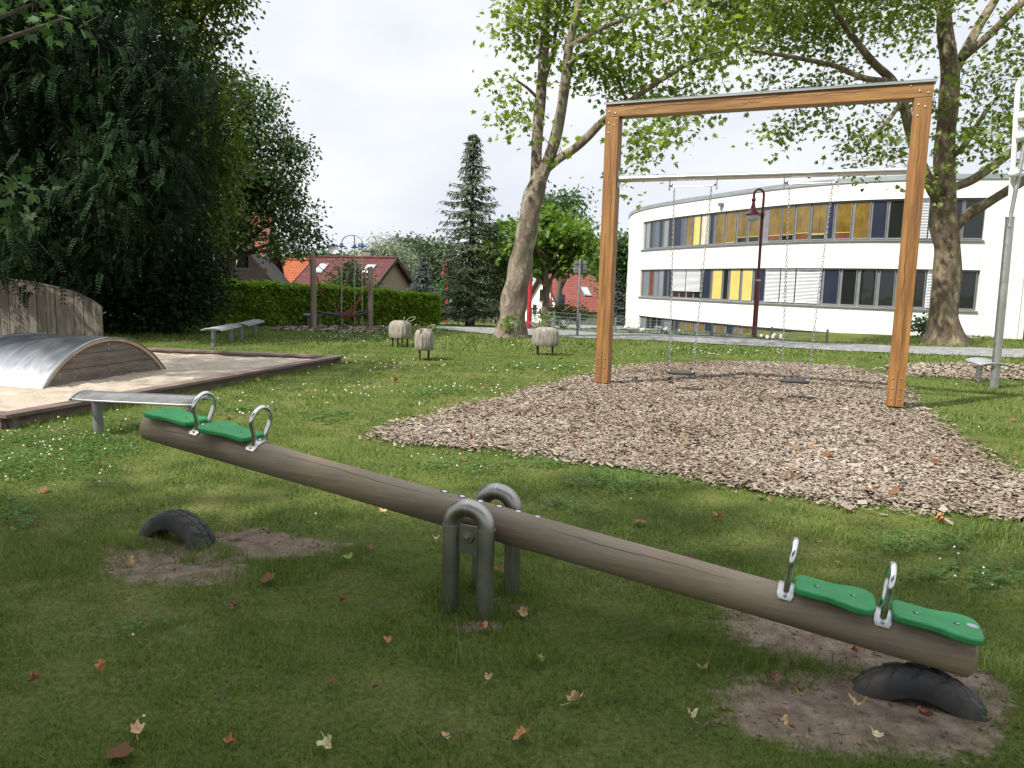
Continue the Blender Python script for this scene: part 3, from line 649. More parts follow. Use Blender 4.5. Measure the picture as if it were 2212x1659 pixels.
for y in (-.168, .168):
    pr = .043; hwid = .092; ht = .565-hwid-pr+.01
    pts = [(-hwid, y, -.12), (-hwid, y, .0), (-hwid, y, .2), (-hwid, y, ht)]+[(-hwid*math.cos(t), y, ht+hwid*math.sin(t)) for t in np.linspace(0, PI, 21)][1:-1]+[(hwid, y, ht), (hwid, y, .2), (hwid, y, 0), (hwid, y, -.12)]
    pts = [(p[0]+.02, p[1], p[2]) for p in pts]
    b = MB(); b.tube(pts, pr, 24); sup = b.build('support_hoop', M['old_steel'], saw)
    b = MB()
    for x in (-hwid, hwid): b.tube([(x+.02, y, ht-.002), (x+.02, y, ht+.002)], pr+.0016, 24)
    b.tube([(.02-.002, y, ht+hwid), (.02+.002, y, ht+hwid)], pr+.0012, 24)
    b.build('weld_seam', M['steel'], sup)
    b = MB(); b.box((.02, y, .375), (2*hwid-.06, .012, .14)); b.build('bearing_plate', M['old_steel'], sup, smooth=0)
    s_ = -1 if y < 0 else 1
    b = MB(); b.M = Matrix.Translation((.02, y, .39)) @ Matrix.Rotation(R(90)*(-s_), 4, 'X')
    b.lathe([(.001, 0), (.031, .002), (.032, .012), (.029, .017), (.012, .018), (.011, .026), (.001, .028)], 22); b.build('axle_cap', M['old_steel'], sup)
b = MB(); b.tube([(.02, -.16, .39), (.02, .16, .39)], .02, 12); b.build('axle', M['old_steel'], saw)
# ------------------------------------------------------------------ half buried tyres
def tyre(label, s_, lat, ztop, rr_=.30, tw=.16):
    d = Vector((math.cos(SA), math.sin(SA))); nn = Vector((-d.y, d.x)); p = Vector((-.14, 3.72))+d*s_+nn*lat
    t = thing('buried_tyre', label, 'tyre', (p.x, p.y, ztop-rr_), SA, 'tyres under the seesaw ends')
    prof = [(-.065, .19), (-.078, .205), (-.084, .235), (-.082, .262), (-.074, .283), (-.062, .294), (-.045, .298), (-.028, .30), (-.024, .2935), (-.018, .2935), (-.014, .30), (.014, .30), (.018, .2935), (.024, .2935), (.028, .30), (.045, .298), (.062, .294), (.074, .283), (.082, .262), (.084, .235), (.078, .205), (.065, .19)]
    n_ = 160; V = []; F = []
    for i in range(n_):
        a = 2*PI*i/n_
        for j, (y, r) in enumerate(prof):
            ii = (i+(3 if y > 0 else 0)+int(abs(y)*60)) % 8
            if ii < 2 and r > .285 and abs(y) > .026: r -= .013
            if ii < 1 and abs(y) < .02 and r > .296: r -= .009
            V.append((r*math.sin(a), y*tw/.168, r*math.cos(a)))
    m_ = len(prof)
    for i in range(n_):
        for j in range(m_-1):
            k = (i+1) % n_; F.append((i*m_+j, k*m_+j, k*m_+j+1, i*m_+j+1))
    b = MB(); b.add(V, F); o = b.build('tyre_body', M['tyre'], t, smooth=28); sd = o.modifiers.new('wall', 'SOLIDIFY'); sd.thickness = .012; sd.offset = -1
    return t
tyre('half buried black car tyre in bare soil under the raised seat end', -2.06, .02, .150, .285)
tyre('half buried dusty tyre with the lowered log end resting on it', 1.98, -.05, .122)

# ------------------------------------------------------------------ mesh benches
def bench(label, p, q, w=.44, ht=.43, over=.2, fine_=True):
    p = np.asarray(p[:2]); q = np.asarray(q[:2]); d = q-p; L = float(np.linalg.norm(d)); c = (p+q)/2
    t = thing('mesh_bench', label, 'bench', (c[0], c[1], float(tz(*c))), math.atan2(d[1], d[0]), 'wire mesh benches on the lawn')
    hl = L/2+over; b = MB(); hz = lambda y: ht-.05*(abs(y)/(w/2))**2.2-.004
    def edge(x): # half width at x, rounded ends
        e = max(0, (abs(x)-(hl-.09))/.09); return w/2*(1-.25*e*e)
    ny, nx = (23, 58) if fine_ else (13, 26)
    for i in range(ny):
        y = -w/2+.012+(w-.024)*i/(ny-1); b.tube([(x, y*edge(x)/(w/2), hz(y)) for x in np.linspace(-hl+.01, hl-.01, 9)], .0032 if fine_ else .0055, 4)
    for i in range(nx):
        x = -hl+.015+(2*hl-.03)*i/(nx-1); e = edge(x); b.tube([(x, y, hz(y)+.004) for y in np.linspace(-e, e, 9)], .0028 if fine_ else .0055, 4)
    b.build('seat', M['bench_steel'], t)
    ys = np.linspace(-w/2, w/2, 13); rim = [(-hl+.02*(abs(y)/(w/2))**2, y*.99, hz(y)) for y in ys]+[(x, edge(x), hz(w/2)) for x in np.linspace(-hl+.03, hl-.03, 12)]+[(hl-.02*(abs(y)/(w/2))**2, y*.99, hz(y)) for y in ys[::-1]]+[(x, -edge(x), hz(w/2)) for x in np.linspace(hl-.03, -hl+.03, 12)]
    b = MB(); b.tube(rim, .012, 8, closed=True); b.build('seat_rim', M['bench_steel'], t)
    for s_ in (-1, 1):
        b = MB(); b.lathe([(.05, -.1), (.05, ht-.10), (.05, ht-.06)], 20, (s_*L/2, 0, 0)); lg_ = b.build('leg', M['grey_paint'], t)
        b = MB(); ys = np.linspace(-w/2+.015, w/2-.015, 9)
        V = []; F = []
        for y in ys:
            for (dx, dz) in ((-.03, -.012), (.03, -.012), (.03, -.05*max(.25, 1-abs(y)/(w/2))-.012), (-.03, -.05*max(.25, 1-abs(y)/(w/2))-.012)): V.append((s_*L/2+dx, y, hz(y)+dz))
        for i in range(8):
            for k in range(4): F.append((i*4+k, i*4+(k+1) % 4, (i+1)*4+(k+1) % 4, (i+1)*4+k))
        F += [(3, 2, 1, 0), (32, 33, 34, 35)]; b.add(V, F); b.build('bracket', M['grey_paint'], lg_)
    return t
bench('grey wire mesh bench between the sandpit edge and the raised seesaw end', gr(213, 935), gr(415, 946), .44, .42, .15, fine_=True)
bench('nearer of the two grey benches in front of the hedge', gr(462, 748), gr(500, 737), .46, .42, .16, False)
bench('farther of the two grey benches in front of the hedge', gr(521, 735), gr(551, 725), .46, .43, .16, False)
bench('small grey bench half hidden behind the round wooden post', at(666, 707, 25.5), at(690, 707, 25.5), .4, .42, .12, False)
bench('grey bench beside the tall metal mast on the right', gr(2113, 825), gr(2144, 838), .5, .45, .1, False)

# ------------------------------------------------------------------ swing frame and swings
L0 = np.array([1.42, 12.2]); R0 = np.array([5.28, 10.48]); sd_ = (R0-L0); SL = float(np.linalg.norm(sd_)); FA = math.atan2(sd_[1], sd_[0])
fr = thing('swing_stand', 'tall orange brown timber swing frame with a steel bar across', 'swing stand', (*L0, 0), FA)
PW_ = .215; BT = 4.37
for x in (0, SL):
    b = MB(); b.box((x, .1, 2.11), (PW_, PW_, 4.1)); po = b.build('post', M['oak'], fr, smooth=0, bevel=.008)
    for dx, z in ((-.05, .16), (.05, .16), (-.05, .31), (.05, .31), (-.05, .45), (.05, .45), (-.05, 4.07), (.03, 4.04), (-.05, 3.93)): b = MB(); b.ball((x+dx, .1-PW_/2, z), .016, 10, 5, (1, .5, 1)); b.build('bolt_head', M['old_steel'], po)
    for z in (.22, .38): b = MB(); b.ball((x+PW_/2, .1, z), .015, 10, 5, (.5, 1, 1)); b.build('bolt_head', M['old_steel'], po)
    b = MB(); b.box((x, .1, .02), (.15, .15, .1)); b.build('shoe', M['iron'], po, smooth=0)
    b = MB(); b.box((x, .1-PW_/2-.001, .3), (.008, .003, .52)); b.build('slot', M['dark_hole'], po, smooth=0)
b = MB(); b.box((SL/2, .1, 4.264), (SL+PW_, PW_, .202)); bm = b.build('top_beam', M['oak_h'], fr, smooth=0, bevel=.008)
for x in (0, SL):
    for dx, dz in ((-.05, -.02), (.05, -.05), (.16 if x == 0 else -.16, .05)): b = MB(); b.ball((x+dx, .1-PW_/2, 4.264+dz), .016, 10, 5, (1, .5, 1)); b.build('bolt_head', M['old_steel'], bm)
b = MB(); b.box((SL/2, .1, BT+.008), (SL+PW_+.06, PW_+.05, .012)); b.box((SL/2, .1-PW_/2-.022, BT-.006), (SL+PW_+.06, .006, .03)); b.build('cover_strip', M['zinc'], fr, smooth=0)
def crack(b, x0, x1, z, ax, face):
    pts = []
    for i in range(9):
        t = i/8; pts.append((x0+(x1-x0)*t, z+random.uniform(-.012, .012)))
    for i in range(8):
        w = .0035*math.sin(PI*(i+.5)/8)+.0008
        (xa, za), (xb, zb) = pts[i], pts[i+1]; y = face
        if ax == 'x': b.add([(xa, y, za-w), (xb, y, zb-w), (xb, y, zb+w), (xa, y, za+w)], [(0, 1, 2, 3)])
        else: b.add([(za-w, y, xa), (za+w, y, xa), (zb+w, y, xb), (zb-w, y, xb)], [(0, 1, 2, 3)])
for x0, x1, z in ((.5, 1.5, 4.28), (1.3, 2.6, 4.30), (1.9, 2.2, 4.24), (2.7, 3.7, 4.29), (2.2, 2.6, 4.31), (.2, .7, 4.25)): b = MB(); crack(b, x0, x1, z, 'x', .1-PW_/2-.0012); b.build('drying_crack', M['dark_hole'], bm, smooth=0)
for px_ in (0, SL):
    for z0, z1, xx in ((.6, 1.6, .01), (1.3, 2.4, -.03), (2.2, 3.2, .04), (3.0, 3.9, 0)): b = MB(); crack(b, z0, z1, px_+xx, 'z', .1-PW_/2-.0012); b.build('drying_crack', M['dark_hole'], [c for c in fr.children if c.name.startswith('post')][0 if px_ == 0 else 1], smooth=0)
ZB = 3.245
b = MB(); b.tube([(PW_/2, .1, ZB), (SL-PW_/2, .1, ZB)], .05, 20); bar = b.build('crossbar', M['chrome'], fr)
b = MB()
for x, s_ in ((PW_/2+.006, 1), (SL-PW_/2-.006, -1)): b.box((x, .1, ZB), (.012, .12, .26))
b.build('flange', M['steel'], bar, smooth=0, bevel=.003)
for (ha, hb, sa, sb_, lab) in ((.915, 1.616, 1.04, 1.445, 'black swing seat on chains nearer the left timber post'), (2.559, 3.276, 2.70, 3.10, 'black swing seat on chains nearer the right timber post')):
    for hx, s_ in ((ha, 1), (hb, -1)):
        b = MB(); b.box((hx, .1, ZB-.075), (.012, .05, .2)); b.ball((hx+s_*.03, .1, ZB-.11), .026, 12, 6); b.tube([(hx, .1, ZB-.12), (hx+s_*.075, .1, ZB-.135)], .011, 8)
        b.box((hx, .1, ZB-.17), (.02, .045, .035)); b.build('hanger', M['steel'], bar, smooth=30)
    dirv = Vector((math.cos(FA), math.sin(FA), 0)); prp = Vector((-dirv.y, dirv.x, 0)); cxw = Vector((*L0, 0))+dirv*((ha+hb)/2)+prp*.1
    sw = thing('swing', lab, 'swing', (cxw.x, cxw.y, 0), FA, 'swings hanging in the timber frame'); c0 = (ha+hb)/2
    ta, tb = ha+.075-c0, hb-.075-c0; ba, bb = sa+.0-c0, sb_-c0; zt = ZB-.14; zs = .30; by = .02
    b = MB(); b.tube([(ta, 0, zt-.03), (ta+.012, 0, zt), (ta+.03, 0, zt+.005), (tb-.03, 0, zt+.005), (tb-.012, 0, zt), (tb, 0, zt-.03)], .0085, 8); b.build('spreader_bar', M['steel'], sw)
    for xt, xb in ((ta, ba+.02), (tb, bb-.02)):
        b = MB(); A = Vector((xt, 0, zt-.03)); B = Vector((xb, by, zs+.03)); LL = (B-A).length; n_ = int(LL/.036); dv = (B-A).normalized(); s1 = dv.cross(Vector((0, 1, 0))).normalized(); s2 = dv.cross(s1)
        for i in range(n_):
            c = A+(B-A)*((i+.5)/n_); sd2 = s1 if i % 2 else s2
            ring = [c+dv*(.024*math.cos(a_))+sd2*(.015*math.sin(a_)) for a_ in np.linspace(0, 2*PI, 9)[:-1]]
            b.tube(ring, .0048, 4, closed=True)
        b.build('chain', M['steel'], sw)
    w2 = (sb_-sa)/2; xc = (ba+bb)/2; b = MB(); pr_ = [(-w2, -.10), (-w2+.03, -.115), (w2-.03, -.115), (w2, -.10), (w2, .10), (w2-.03, .115), (-w2+.03, .115), (-w2, .10)]
    b.prism([(x+xc, y+by) for x, y in pr_], zs-.02, zs+.022, bev=.006); st_ = b.build('seat', M['rubber'], sw, smooth=30)
    b = MB()
    for x in (ba+.02, bb-.02): b.box((x, by, zs+.012), (.03, .06, .05))
    b.build('seat_bracket', M['steel'], st_, smooth=0, bevel=.004)

# ------------------------------------------------------------------ wooden sheep seats
def sheep(label, p, rz, L=.62, Wd=.42):
    t = thing('wooden_sheep', label, 'sheep sculpture', (p[0], p[1], float(tz(p[0], p[1]))), rz, 'wooden sheep seats on the lawn')
    z0, z1 = .21, .635; n_ = 72; gro = [random.uniform(0, 2*PI) for _ in range(15)]; gw = [random.uniform(.02, .045) for _ in gro]; sl = [random.uniform(-.1, .1) for _ in gro]
    def sup(a):
        e = 2.6; return (abs(math.cos(a))**e+abs(math.sin(a))**e)**(-1/e)
    prof = [(.93, z0), (.985, z0+.015), (1.0, z0+.12), (.99, z0+.24), (.965, z0+.30), (.91, z0+.345), (.80, z0+.385), (.62, z0+.41), (.38, z0+.422), (.12, z0+.425)]
    def fn(q, a):
        r = math.hypot(q.x, q.y); k = r*sup(a); dz = (q.z-z0)/.42; dp = 0
        for g_, w_, s_ in zip(gro, gw, sl):
            da = (a-g_-s_*math.sin(dz*4)+PI) % (2*PI)-PI; dp = max(dp, math.exp(-(da/w_)**2))
        fade = min(1, dz*8)*min(1, (1.08-dz)*3); k *= 1-.06*dp*fade
        return Vector((k*L/2*math.cos(a), k*Wd/2*math.sin(a), q.z))
    b = MB(); b.lathe(prof, 120, fn=fn); b.build('body', M['sheep'], t, smooth=60)
    for x in (-.17, .17):
        for y in (-.09, .09):
            b = MB(); b.tube([(x*L/.62, y, -.05), (x*L/.62, y, z0+.02)], .019, 10); b.build('leg', M['iron'], t)
    for s_ in (-1, 1):
        pts = [Vector((L/2-.09, s_*.08, z1-.015))+Vector((.10*math.sin(a_)*.55+.045*(1-math.cos(a_)), s_*(.05*math.sin(a_)+.045*(1-math.cos(a_))), .055*(1-math.cos(a_)))) for a_ in np.linspace(.1, 2*PI-.1, 18)]
        b = MB(); b.tube(pts, .011, 8); b.build('ear', M['rope_grey'], t)
    return t
sheep('farthest wooden sheep, standing in tree shade before the hedge', gr(864, 749), R(-35), .58, .42)
sheep('wooden sheep facing the camera with upright rope loop ears', gr(916, 777), R(-82), .56, .40)
sheep('wooden sheep seen from its side in front of the big tree trunk', gr(1177, 767), R(172), .62, .42)

# ------------------------------------------------------------------ rope net swing between two round posts
pl, pr2 = gr(677, 712), gr(799.5, 710)
net = thing('rope_net_swing', 'black net swing on red ropes between two round wooden posts', 'net swing', (pl[0], pl[1], 0))
for p, hgt, r in ((pl, 2.2, .093), (pr2, 2.0, .086)):
    b = W(net); b.tube([(p[0], p[1], -.1), (p[0]+.01, p[1], 1.), (p[0], p[1], hgt-.03), (p[0]-.005, p[1], hgt)], [r, r*.98, r*.97, r*.8], 20); b.build('post', M['post_wood'], net)
def rope(pts, r=.014, name='rope', m=None):
    b = W(net); b.tube(pts, r, 6); b.build(name, m or M['rope_red'], net)
Y1, Y2 = pl[1], pr2[1]; Ym = (Y1+Y2)/2
def bez(a, b_, c, n_=12): a, b_, c = map(np.asarray, (a, b_, c)); return [(1-t)**2*a+2*t*(1-t)*b_+t*t*c for t in np.linspace(0, 1, n_)]
A1 = at(685, 572, Y1); A2 = at(685, 596, Y1); B1 = at(794, 583, Y2); B2 = at(792, 602, Y2); K = at(744, 609, Ym)
rope(bez(A1, at(715, 600, Ym), K)); rope(bez(B1, at(770, 606, Ym), K))
rope(bez(A2, at(690, 622, Ym), at(702, 640, Ym+.7))); rope(bez(A2, at(688, 625, Ym), at(699, 642, Ym-.2)))
for c in ((729, 655), (760, 660)): rope(bez(K, at((c[0]+744)/2+(6 if c[0] > 744 else -6), 630, Ym), at(*c, Ym+.3)), .011)
rope(bez(B2, at(785, 655, Ym), at(735, 684, Ym-.3))); rope(bez(B2, at(782, 660, Ym), at(740, 690, Ym+.4)))
for q in (((722, 658), (735, 700), (780, 668)), ((722, 676), (745, 700), (775, 672)), ((729, 655), (738, 684), (752, 690)), ((760, 660), (755, 684), (740, 688)), ((722, 672), (740, 678), (757, 674))): rope(bez(at(*q[0], Ym+.4), at(*q[1], Ym-.3), at(*q[2], Ym+.1)), .011)
b = W(net)
pc = at(738, 677, Ym+.4); pd_ = Vector((math.cos(.6), math.sin(.6), 0)); nn = Vector((-pd_.y, pd_.x, 0)); c = Vector(pc)
ring = [c+pd_*(.95*math.cos(a_))+nn*(.45*math.sin(a_))+Vector((0, 0, .05*math.cos(2*a_)+.02)) for a_ in np.linspace(0, 2*PI, 33)[:-1]]
b.tube(ring, .032, 8, closed=True); b.build('padded_ring', M['rubber'], net)
b = W(net)
for k in np.linspace(-.8, .8, 9):
    e = math.sqrt(max(0, 1-(k/.95)**2)); b.tube([c+pd_*k+nn*(.45*e*t)-Vector((0, 0, .12*(1-t*t)*e)) for t in np.linspace(-1, 1, 7)], .009, 5)
for k in np.linspace(-.36, .36, 6):
    e = math.sqrt(max(0, 1-(k/.45)**2)); b.tube([c+nn*k+pd_*(.95*e*t)-Vector((0, 0, .12*(1-t*t)*e)) for t in np.linspace(-1, 1, 9)], .009, 5)
b.build('net', M['rubber'], net)
b = W(net)
for p in (at(793, 580, Y2), at(792.5, 600, Y2)): b.ball(p, .04, 8, 5)
b.tube([at(792, 602, Y2), at(789, 610, Y2)], .028, 8); b.build('rope_fitting', M['steel'], net)

# ------------------------------------------------------------------ arched metal rods with blue collars
rd = thing('arched_rods', 'three thin steel rods joined in an arch, with blue collars, before the hedge', 'play rods', (*at(763, 706, 26)[:2], 0))
top = at(760, 508, 26); bs = [at(738, 706, 26), at(766, 707, 26.6), at(782, 706, 25.6)]
tops = [top, at(764, 508, 26.2), top]
for k, (bp_, tp_) in enumerate(zip(bs, tops)):
    tz_ = tp_[2]; zc = 2.75; b = W(rd)
    pts = [(bp_[0], bp_[1], -.1), (bp_[0], bp_[1], 1.2), (bp_[0], bp_[1], zc)]+[(bp_[0]+(tp_[0]-bp_[0])*(1-math.cos(a_)), bp_[1]+(tp_[1]-bp_[1])*(1-math.cos(a_)), zc+(tz_-zc)*math.sin(a_)) for a_ in np.linspace(.15, PI/2, 10)]
    b.tube(pts, .016, 10); ro = b.build('rod', M['steel'], rd)
    b = W(rd); b.lathe([(.03, 0), (.09, .012), (.14, .025), (.14, .04), (.08, .055), (.05, .11), (.03, .14)], 16, (bp_[0], bp_[1], zc-.12)); b.build('collar', M['blue'], ro)

# ------------------------------------------------------------------ mast at the right
mp_ = gr(2147, 838); ma = thing('metal_mast', 'tall forked steel mast with white balls at the right edge', 'mast', (mp_[0], mp_[1], 0))
Yb = mp_[1]; t3 = at(2182, 470, Yb)
b = W(ma); b.tube([(mp_[0], Yb, -.1), (t3[0], Yb, t3[2])], .07, 20); b.tube([(t3[0], Yb, t3[2]-.012), (t3[0], Yb, t3[2]+.012)], .078, 20); b.build('lower_pole', M['steel'], ma)
b = W(ma); b.tube([at(2179, 490, Yb+.02), at(2181, 463, Yb+.02), at(2191, 320, Yb+.02), at(2200, 169, Yb+.02)], .042, 14); b.build('upper_pole', M['white'], ma)
b = W(ma); b.tube([at(2180, 490, Yb-.05), at(2184, 463, Yb-.05), at(2201, 378, Yb-.08), at(2217, 290, Yb-.1), at(2236, 180, Yb-.1)], .034, 14); b.build('upper_pole', M['steel'], ma)
b = W(ma); b.tube([at(2200, 171, Yb), at(2182, 171, Yb), at(2160, 175, Yb), at(2144, 184, Yb)], [.02, .018, .015, .01], 8); b.build('curved_arm', M['steel'], ma)
for q in ((2209, 251), (2205, 294), (2190, 374), (2222, 215)):
    b = W(ma); b.ball(at(*q, Yb-.1), .083, 20, 12); b.build('ball', M['white'], ma)
b = W(ma)
for pts in ([(2144, 184), (2142, 240), (2139, 300)], [(2204, 175), (2204, 250), (2203, 300)], [(2210, 175), (2209, 260), (2207, 310)]): b.tube([at(*p, Yb) for p in pts], .004, 4)
b.build('cord', pmat('pale_green_cord', (.3, .42, .25)), ma)
b = W(ma); b.tube([at(*p, Yb-.1) for p in ((2118, 560), (2116, 640), (2122, 680), (2136, 690), (2150, 686))], .003, 4); b.tube([at(*p, Yb-.1) for p in ((2205, 480), (2195, 560), (2182, 640), (2166, 690))], .003, 4); b.build('wire_loop', M['grey_paint'], ma)

# ------------------------------------------------------------------ lamp posts and signs
def lamp_post(label, p, m, sc=1., group='red lamp posts along the paths'):
    t = thing('lamp_post', label, 'lamp post', (p[0], p[1], float(tz(p[0], p[1]))-.02), 0, group); t.scale = (sc,)*3
    b = MB(); b.lathe([(.085, -.2), (.085, 1.98), (.07, 2.02), (.05, 2.04), (.047, 4.0), (.062, 4.12), (.075, 4.18), (.062, 4.25), (.045, 4.3), (.042, 4.7)], 14); po = b.build('pole', m, t)
    b = MB(); b.lathe([(.09, 1.96), (.09, 2.02)], 14); b.build('sleeve_ring', M['steel'], po)
    b = MB(); b.tube([(0, 0, 4.68)]+[(-.165+.165*math.cos(a_), 0, 4.84+.165*math.sin(a_)) for a_ in np.linspace(0, PI, 13)]+[(-.33, 0, 4.72)], .04, 10); b.build('curved_arm', m, t)
    b = MB(); b.ball((-.33, 0, 4.66), .075, 12, 8); b.lathe([(.045, 4.62), (.055, 4.52), (.085, 4.4), (.14, 4.3), (.23, 4.22), (.275, 4.18), (.275, 4.155), (.2, 4.15)], 22, (-.33, 0, 0)); ld = b.build('lamp_shade', m, t)
    b = MB(); b.lathe([(.235, 4.15), (.228, 4.08), (.19, 3.99), (.12, 3.94), (.02, 3.925)], 22, (-.33, 0, 0)); b.build('globe', M['lampglass'], ld)
    return t
lamp_post('dark red lamp post behind the swings in front of the white building', gr(1629, 728), M['lamp_red'])
lamp_post('bright red lamp post right beside the big plane tree trunk', at(1142, 706, 27.6), M['lamp_bright'], .98).rotation_euler = (0, 0, -PI/2)
lamp_post('red lamp post in front of the white gabled house', at(1189, 690, 41), M['lamp_bright'], .75)
lamp_post('red lamp post half hidden by the tall spruce', at(964, 700, 47), M['lamp_bright'], .70)
def sign(label, p, ht, w, h_, rz, name='road_sign'):
    t = thing(name, label, 'sign', (p[0], p[1], float(tz(p[0], p[1]))), rz)
    b = MB(); b.lathe([(.036, -.1), (.036, ht), (.03, ht+.01)], 12); b.build('pole', M['grey_paint'], t)
    b = MB(); b.box((0, -.05, ht-.05-h_/2), (w, .008, h_)); pl_ = b.build('plate', M['grey_paint'], t, smooth=0, bevel=.002)
    b = MB()
    for dz in (.1, h_-.1): b.box((0, -.042, ht-.05-dz), (w*.9, .02, .03)); b.box((0, -.02, ht-.05-dz), (.09, .06, .03))
    b.build('clamp', M['grey_paint'], pl_, smooth=0)
sign('square grey sign seen from the back on a thin pole left of the swings', gr(1247, 725), 2.42, .40, .38, R(170), 'square_sign')
sign('small upright grey sign on a post before the white house', at(1212, 690, 33), 1.5, .26, .62, R(15), 'upright_sign')

# ------------------------------------------------------------------ mesh fence above the yard
FP = [(1148, 711, 670), (1197, 713, 674), (1253, 716, 678), (1330, 721, 687), (1430, 724, 693), (1539, 729, 702), (1668, 738, 708), (1788, 744, 713)]
fpos = []
for x, yb, yt in FP:
    i = np.argmin(abs(proj(B_[:, 0], B_[:, 1], tz(B_[:, 0], B_[:, 1]))[0]-x)); y = B_[i, 1]+.25
    p = at(x, yt, y); fpos.append((p[0], y, float(tz(p[0], y)), p[2]))
fe = thing('mesh_fence', 'low dark grey wire mesh fence along the path above the paved yard', 'fence', (fpos[0][0], fpos[0][1], 0))
for (x, y, zb, zt) in fpos:
    b = W(fe); b.box((x, y, (zb+zt)/2), (.06, .05, zt-zb+.06)); b.build('post', M['alu'], fe, smooth=0)
for (p, q) in zip(fpos[:-1], fpos[1:]):
    b = W(fe); L = math.hypot(q[0]-p[0], q[1]-p[1]); nv = int(L/.06)
    for i in range(1, nv):
        t = i/nv; x, y = p[0]+(q[0]-p[0])*t, p[1]+(q[1]-p[1])*t; b.box((x, y, (p[2]+p[3])/2*(1-t)+(q[2]+q[3])/2*t), (.004, .004, (p[3]-p[2])*(1-t)+(q[3]-q[2])*t-.06))
    for k in range(5):
        s_ = .06+.92*k/4; b.tube([(p[0], p[1], p[2]+(p[3]-p[2])*s_), (q[0], q[1], q[2]+(q[3]-q[2])*s_)], .006, 4)
    b.build('wire_panel', M['alu'], fe, smooth=0)
# low wall posts of the garden behind the spruce
for k, (x0, x1) in enumerate(((988, 1004), (1018, 1031), (1064, 1076))):
    p, q = at(x0, 690, 60), at(x1, 690, 60); t = thing('stone_pillar', ['pale stone pillar left of the spruce trunk', 'pale stone pillar just right of the spruce trunk', 'pale stone pillar beside the plane tree trunk'][k], 'pillar', ((p[0]+q[0])/2, 60, float(tz(0, 60))), 0, 'stone garden pillars')
    b = MB(); b.box((0, 0, .27), (q[0]-p[0], .5, .6)); b.build('shaft', pmat('garden_stone', (.24, .2, .16), (.4, .36, .31), 4, .9), t, smooth=0)
    b = MB(); b.box((0, 0, .6), (q[0]-p[0]+.08, .58, .07)); b.build('cap', M['render'], t, smooth=0)
gf = thing('garden_fence', 'thin dark garden fence between the stone pillars', 'fence', (*at(1030, 690, 60.5)[:2], float(tz(0, 60))))
b = MB()
for x in np.arange(-5.5, 2.2, .1): b.box((x, 0, .25), (.025, .025, .6))
for z in (.12, .5): b.box((-1.6, .03, z), (7.8, .03, .04))
b.build('railing', M['alu'], gf, smooth=0)
# ------------------------------------------------------------------ the white curved building
FC = np.array([(10.2, 69), (9.3, 64.8), (9.0, 60.4), (9.45, 56.6), (10.85, 52.1), (12.75, 47.5), (14.6, 43.6), (16.7, 40.8), (19.3, 38.95), (22.25, 37.8), (24.35, 37.25)])
def catmull(P, k=14):
    P = np.vstack([2*P[0]-P[1], P, 2*P[-1]-P[-2]]); o = []
    for i in range(1, len(P)-2):
        for t in np.linspace(0, 1, k, endpoint=False):
            a, b_, c, d = P[i-1:i+3]; o.append(.5*((2*b_)+(-a+c)*t+(2*a-5*b_+4*c-d)*t*t+(-a+3*b_-3*c+d)*t**3))
    o.append(P[-2]); return np.array(o)
FD = catmull(FC); FS = np.r_[0, np.cumsum(np.linalg.norm(np.diff(FD, axis=0), axis=1))]
def fpt(s): return np.array([np.interp(s, FS, FD[:, 0]), np.interp(s, FS, FD[:, 1])])
def fnor(s):
    t = fpt(min(s+.15, FS[-1]))-fpt(max(s-.15, 0)); t /= np.linalg.norm(t); return np.array([t[1], -t[0]])
SS = np.linspace(6, FS[-1], 1500); SP = np.array([fpt(s) for s in SS])
def s_of(U, z):
    px, _ = proj(SP[:, 0], SP[:, 1], np.full(len(SP), z)); k = np.argsort(px); return float(np.interp(U, px[k], SS[k]))
sch = thing('school_building', 'white two storey building with a curved front and grey window bands', 'building', (16.5, 45, -1.5))
def strip(b, s0, s1, z0, z1, o0, o1, ds=.5):
    n_ = max(1, int(math.ceil((s1-s0)/ds))); V = []; F = []
    for i in range(n_+1):
        s = s0+(s1-s0)*i/n_; p = fpt(s); q = fnor(s)
        for o_, z in ((o0, z0), (o1, z0), (o1, z1), (o0, z1)): V.append((p[0]+q[0]*o_, p[1]+q[1]*o_, z))
    for i in range(n_):
        for k in range(4): F.append((i*4+k, i*4+(k+1) % 4, (i+1)*4+(k+1) % 4, (i+1)*4+k))
    F += [(3, 2, 1, 0), (n_*4, n_*4+1, n_*4+2, n_*4+3)]; return b.add(V, F)
SE = FS[-1]
LB = (s_of(1382, 1.8), s_of(2113, 1.8)); UB = (s_of(1388, 5.3), s_of(2128, 5.3)); BB = (s_of(1379, -.9), s_of(1880, -.9))
b = W(sch)
strip(b, 0, SE, -.5, .9, -.3, 0); strip(b, 0, SE, 2.86, 4.3, -.3, 0); strip(b, 0, SE, 6.3, 7.18, -.3, 0)
for (s0, s1), z0, z1 in ((LB, .9, 2.86), (UB, 4.3, 6.3), (BB, -3, -.5)):
    strip(b, 0, s0, z0, z1, -.3, 0); strip(b, s1, SE, z0, z1, -.3, 0)
e0, e1 = fpt(SE), np.array([24.9, 46.])
wall_y = 40.6
b.box(((e0[0]+25.0)/2-.15, 39.4, 2.1), (.3, 4.2, 10.2)); b.box((29.6, 37.35, 6.84), (10.6, .3, .68))
b.build('wall', M['render'], sch, smooth=40)
b = W(sch); strip(b, 0, SE, 7.18, 7.42, -.34, .06); b.box((29.6, 37.3, 7.30), (10.5, .44, .24)); b.build('parapet', M['zinc'], sch, smooth=40)
b = W(sch); V = [(p[0]-fnor(s)[0]*.2, p[1]-fnor(s)[1]*.2, 7.15) for s in np.linspace(0, SE, 50) for p in [fpt(s)]]+[(35, 37.6, 7.15), (35, 70, 7.15)]
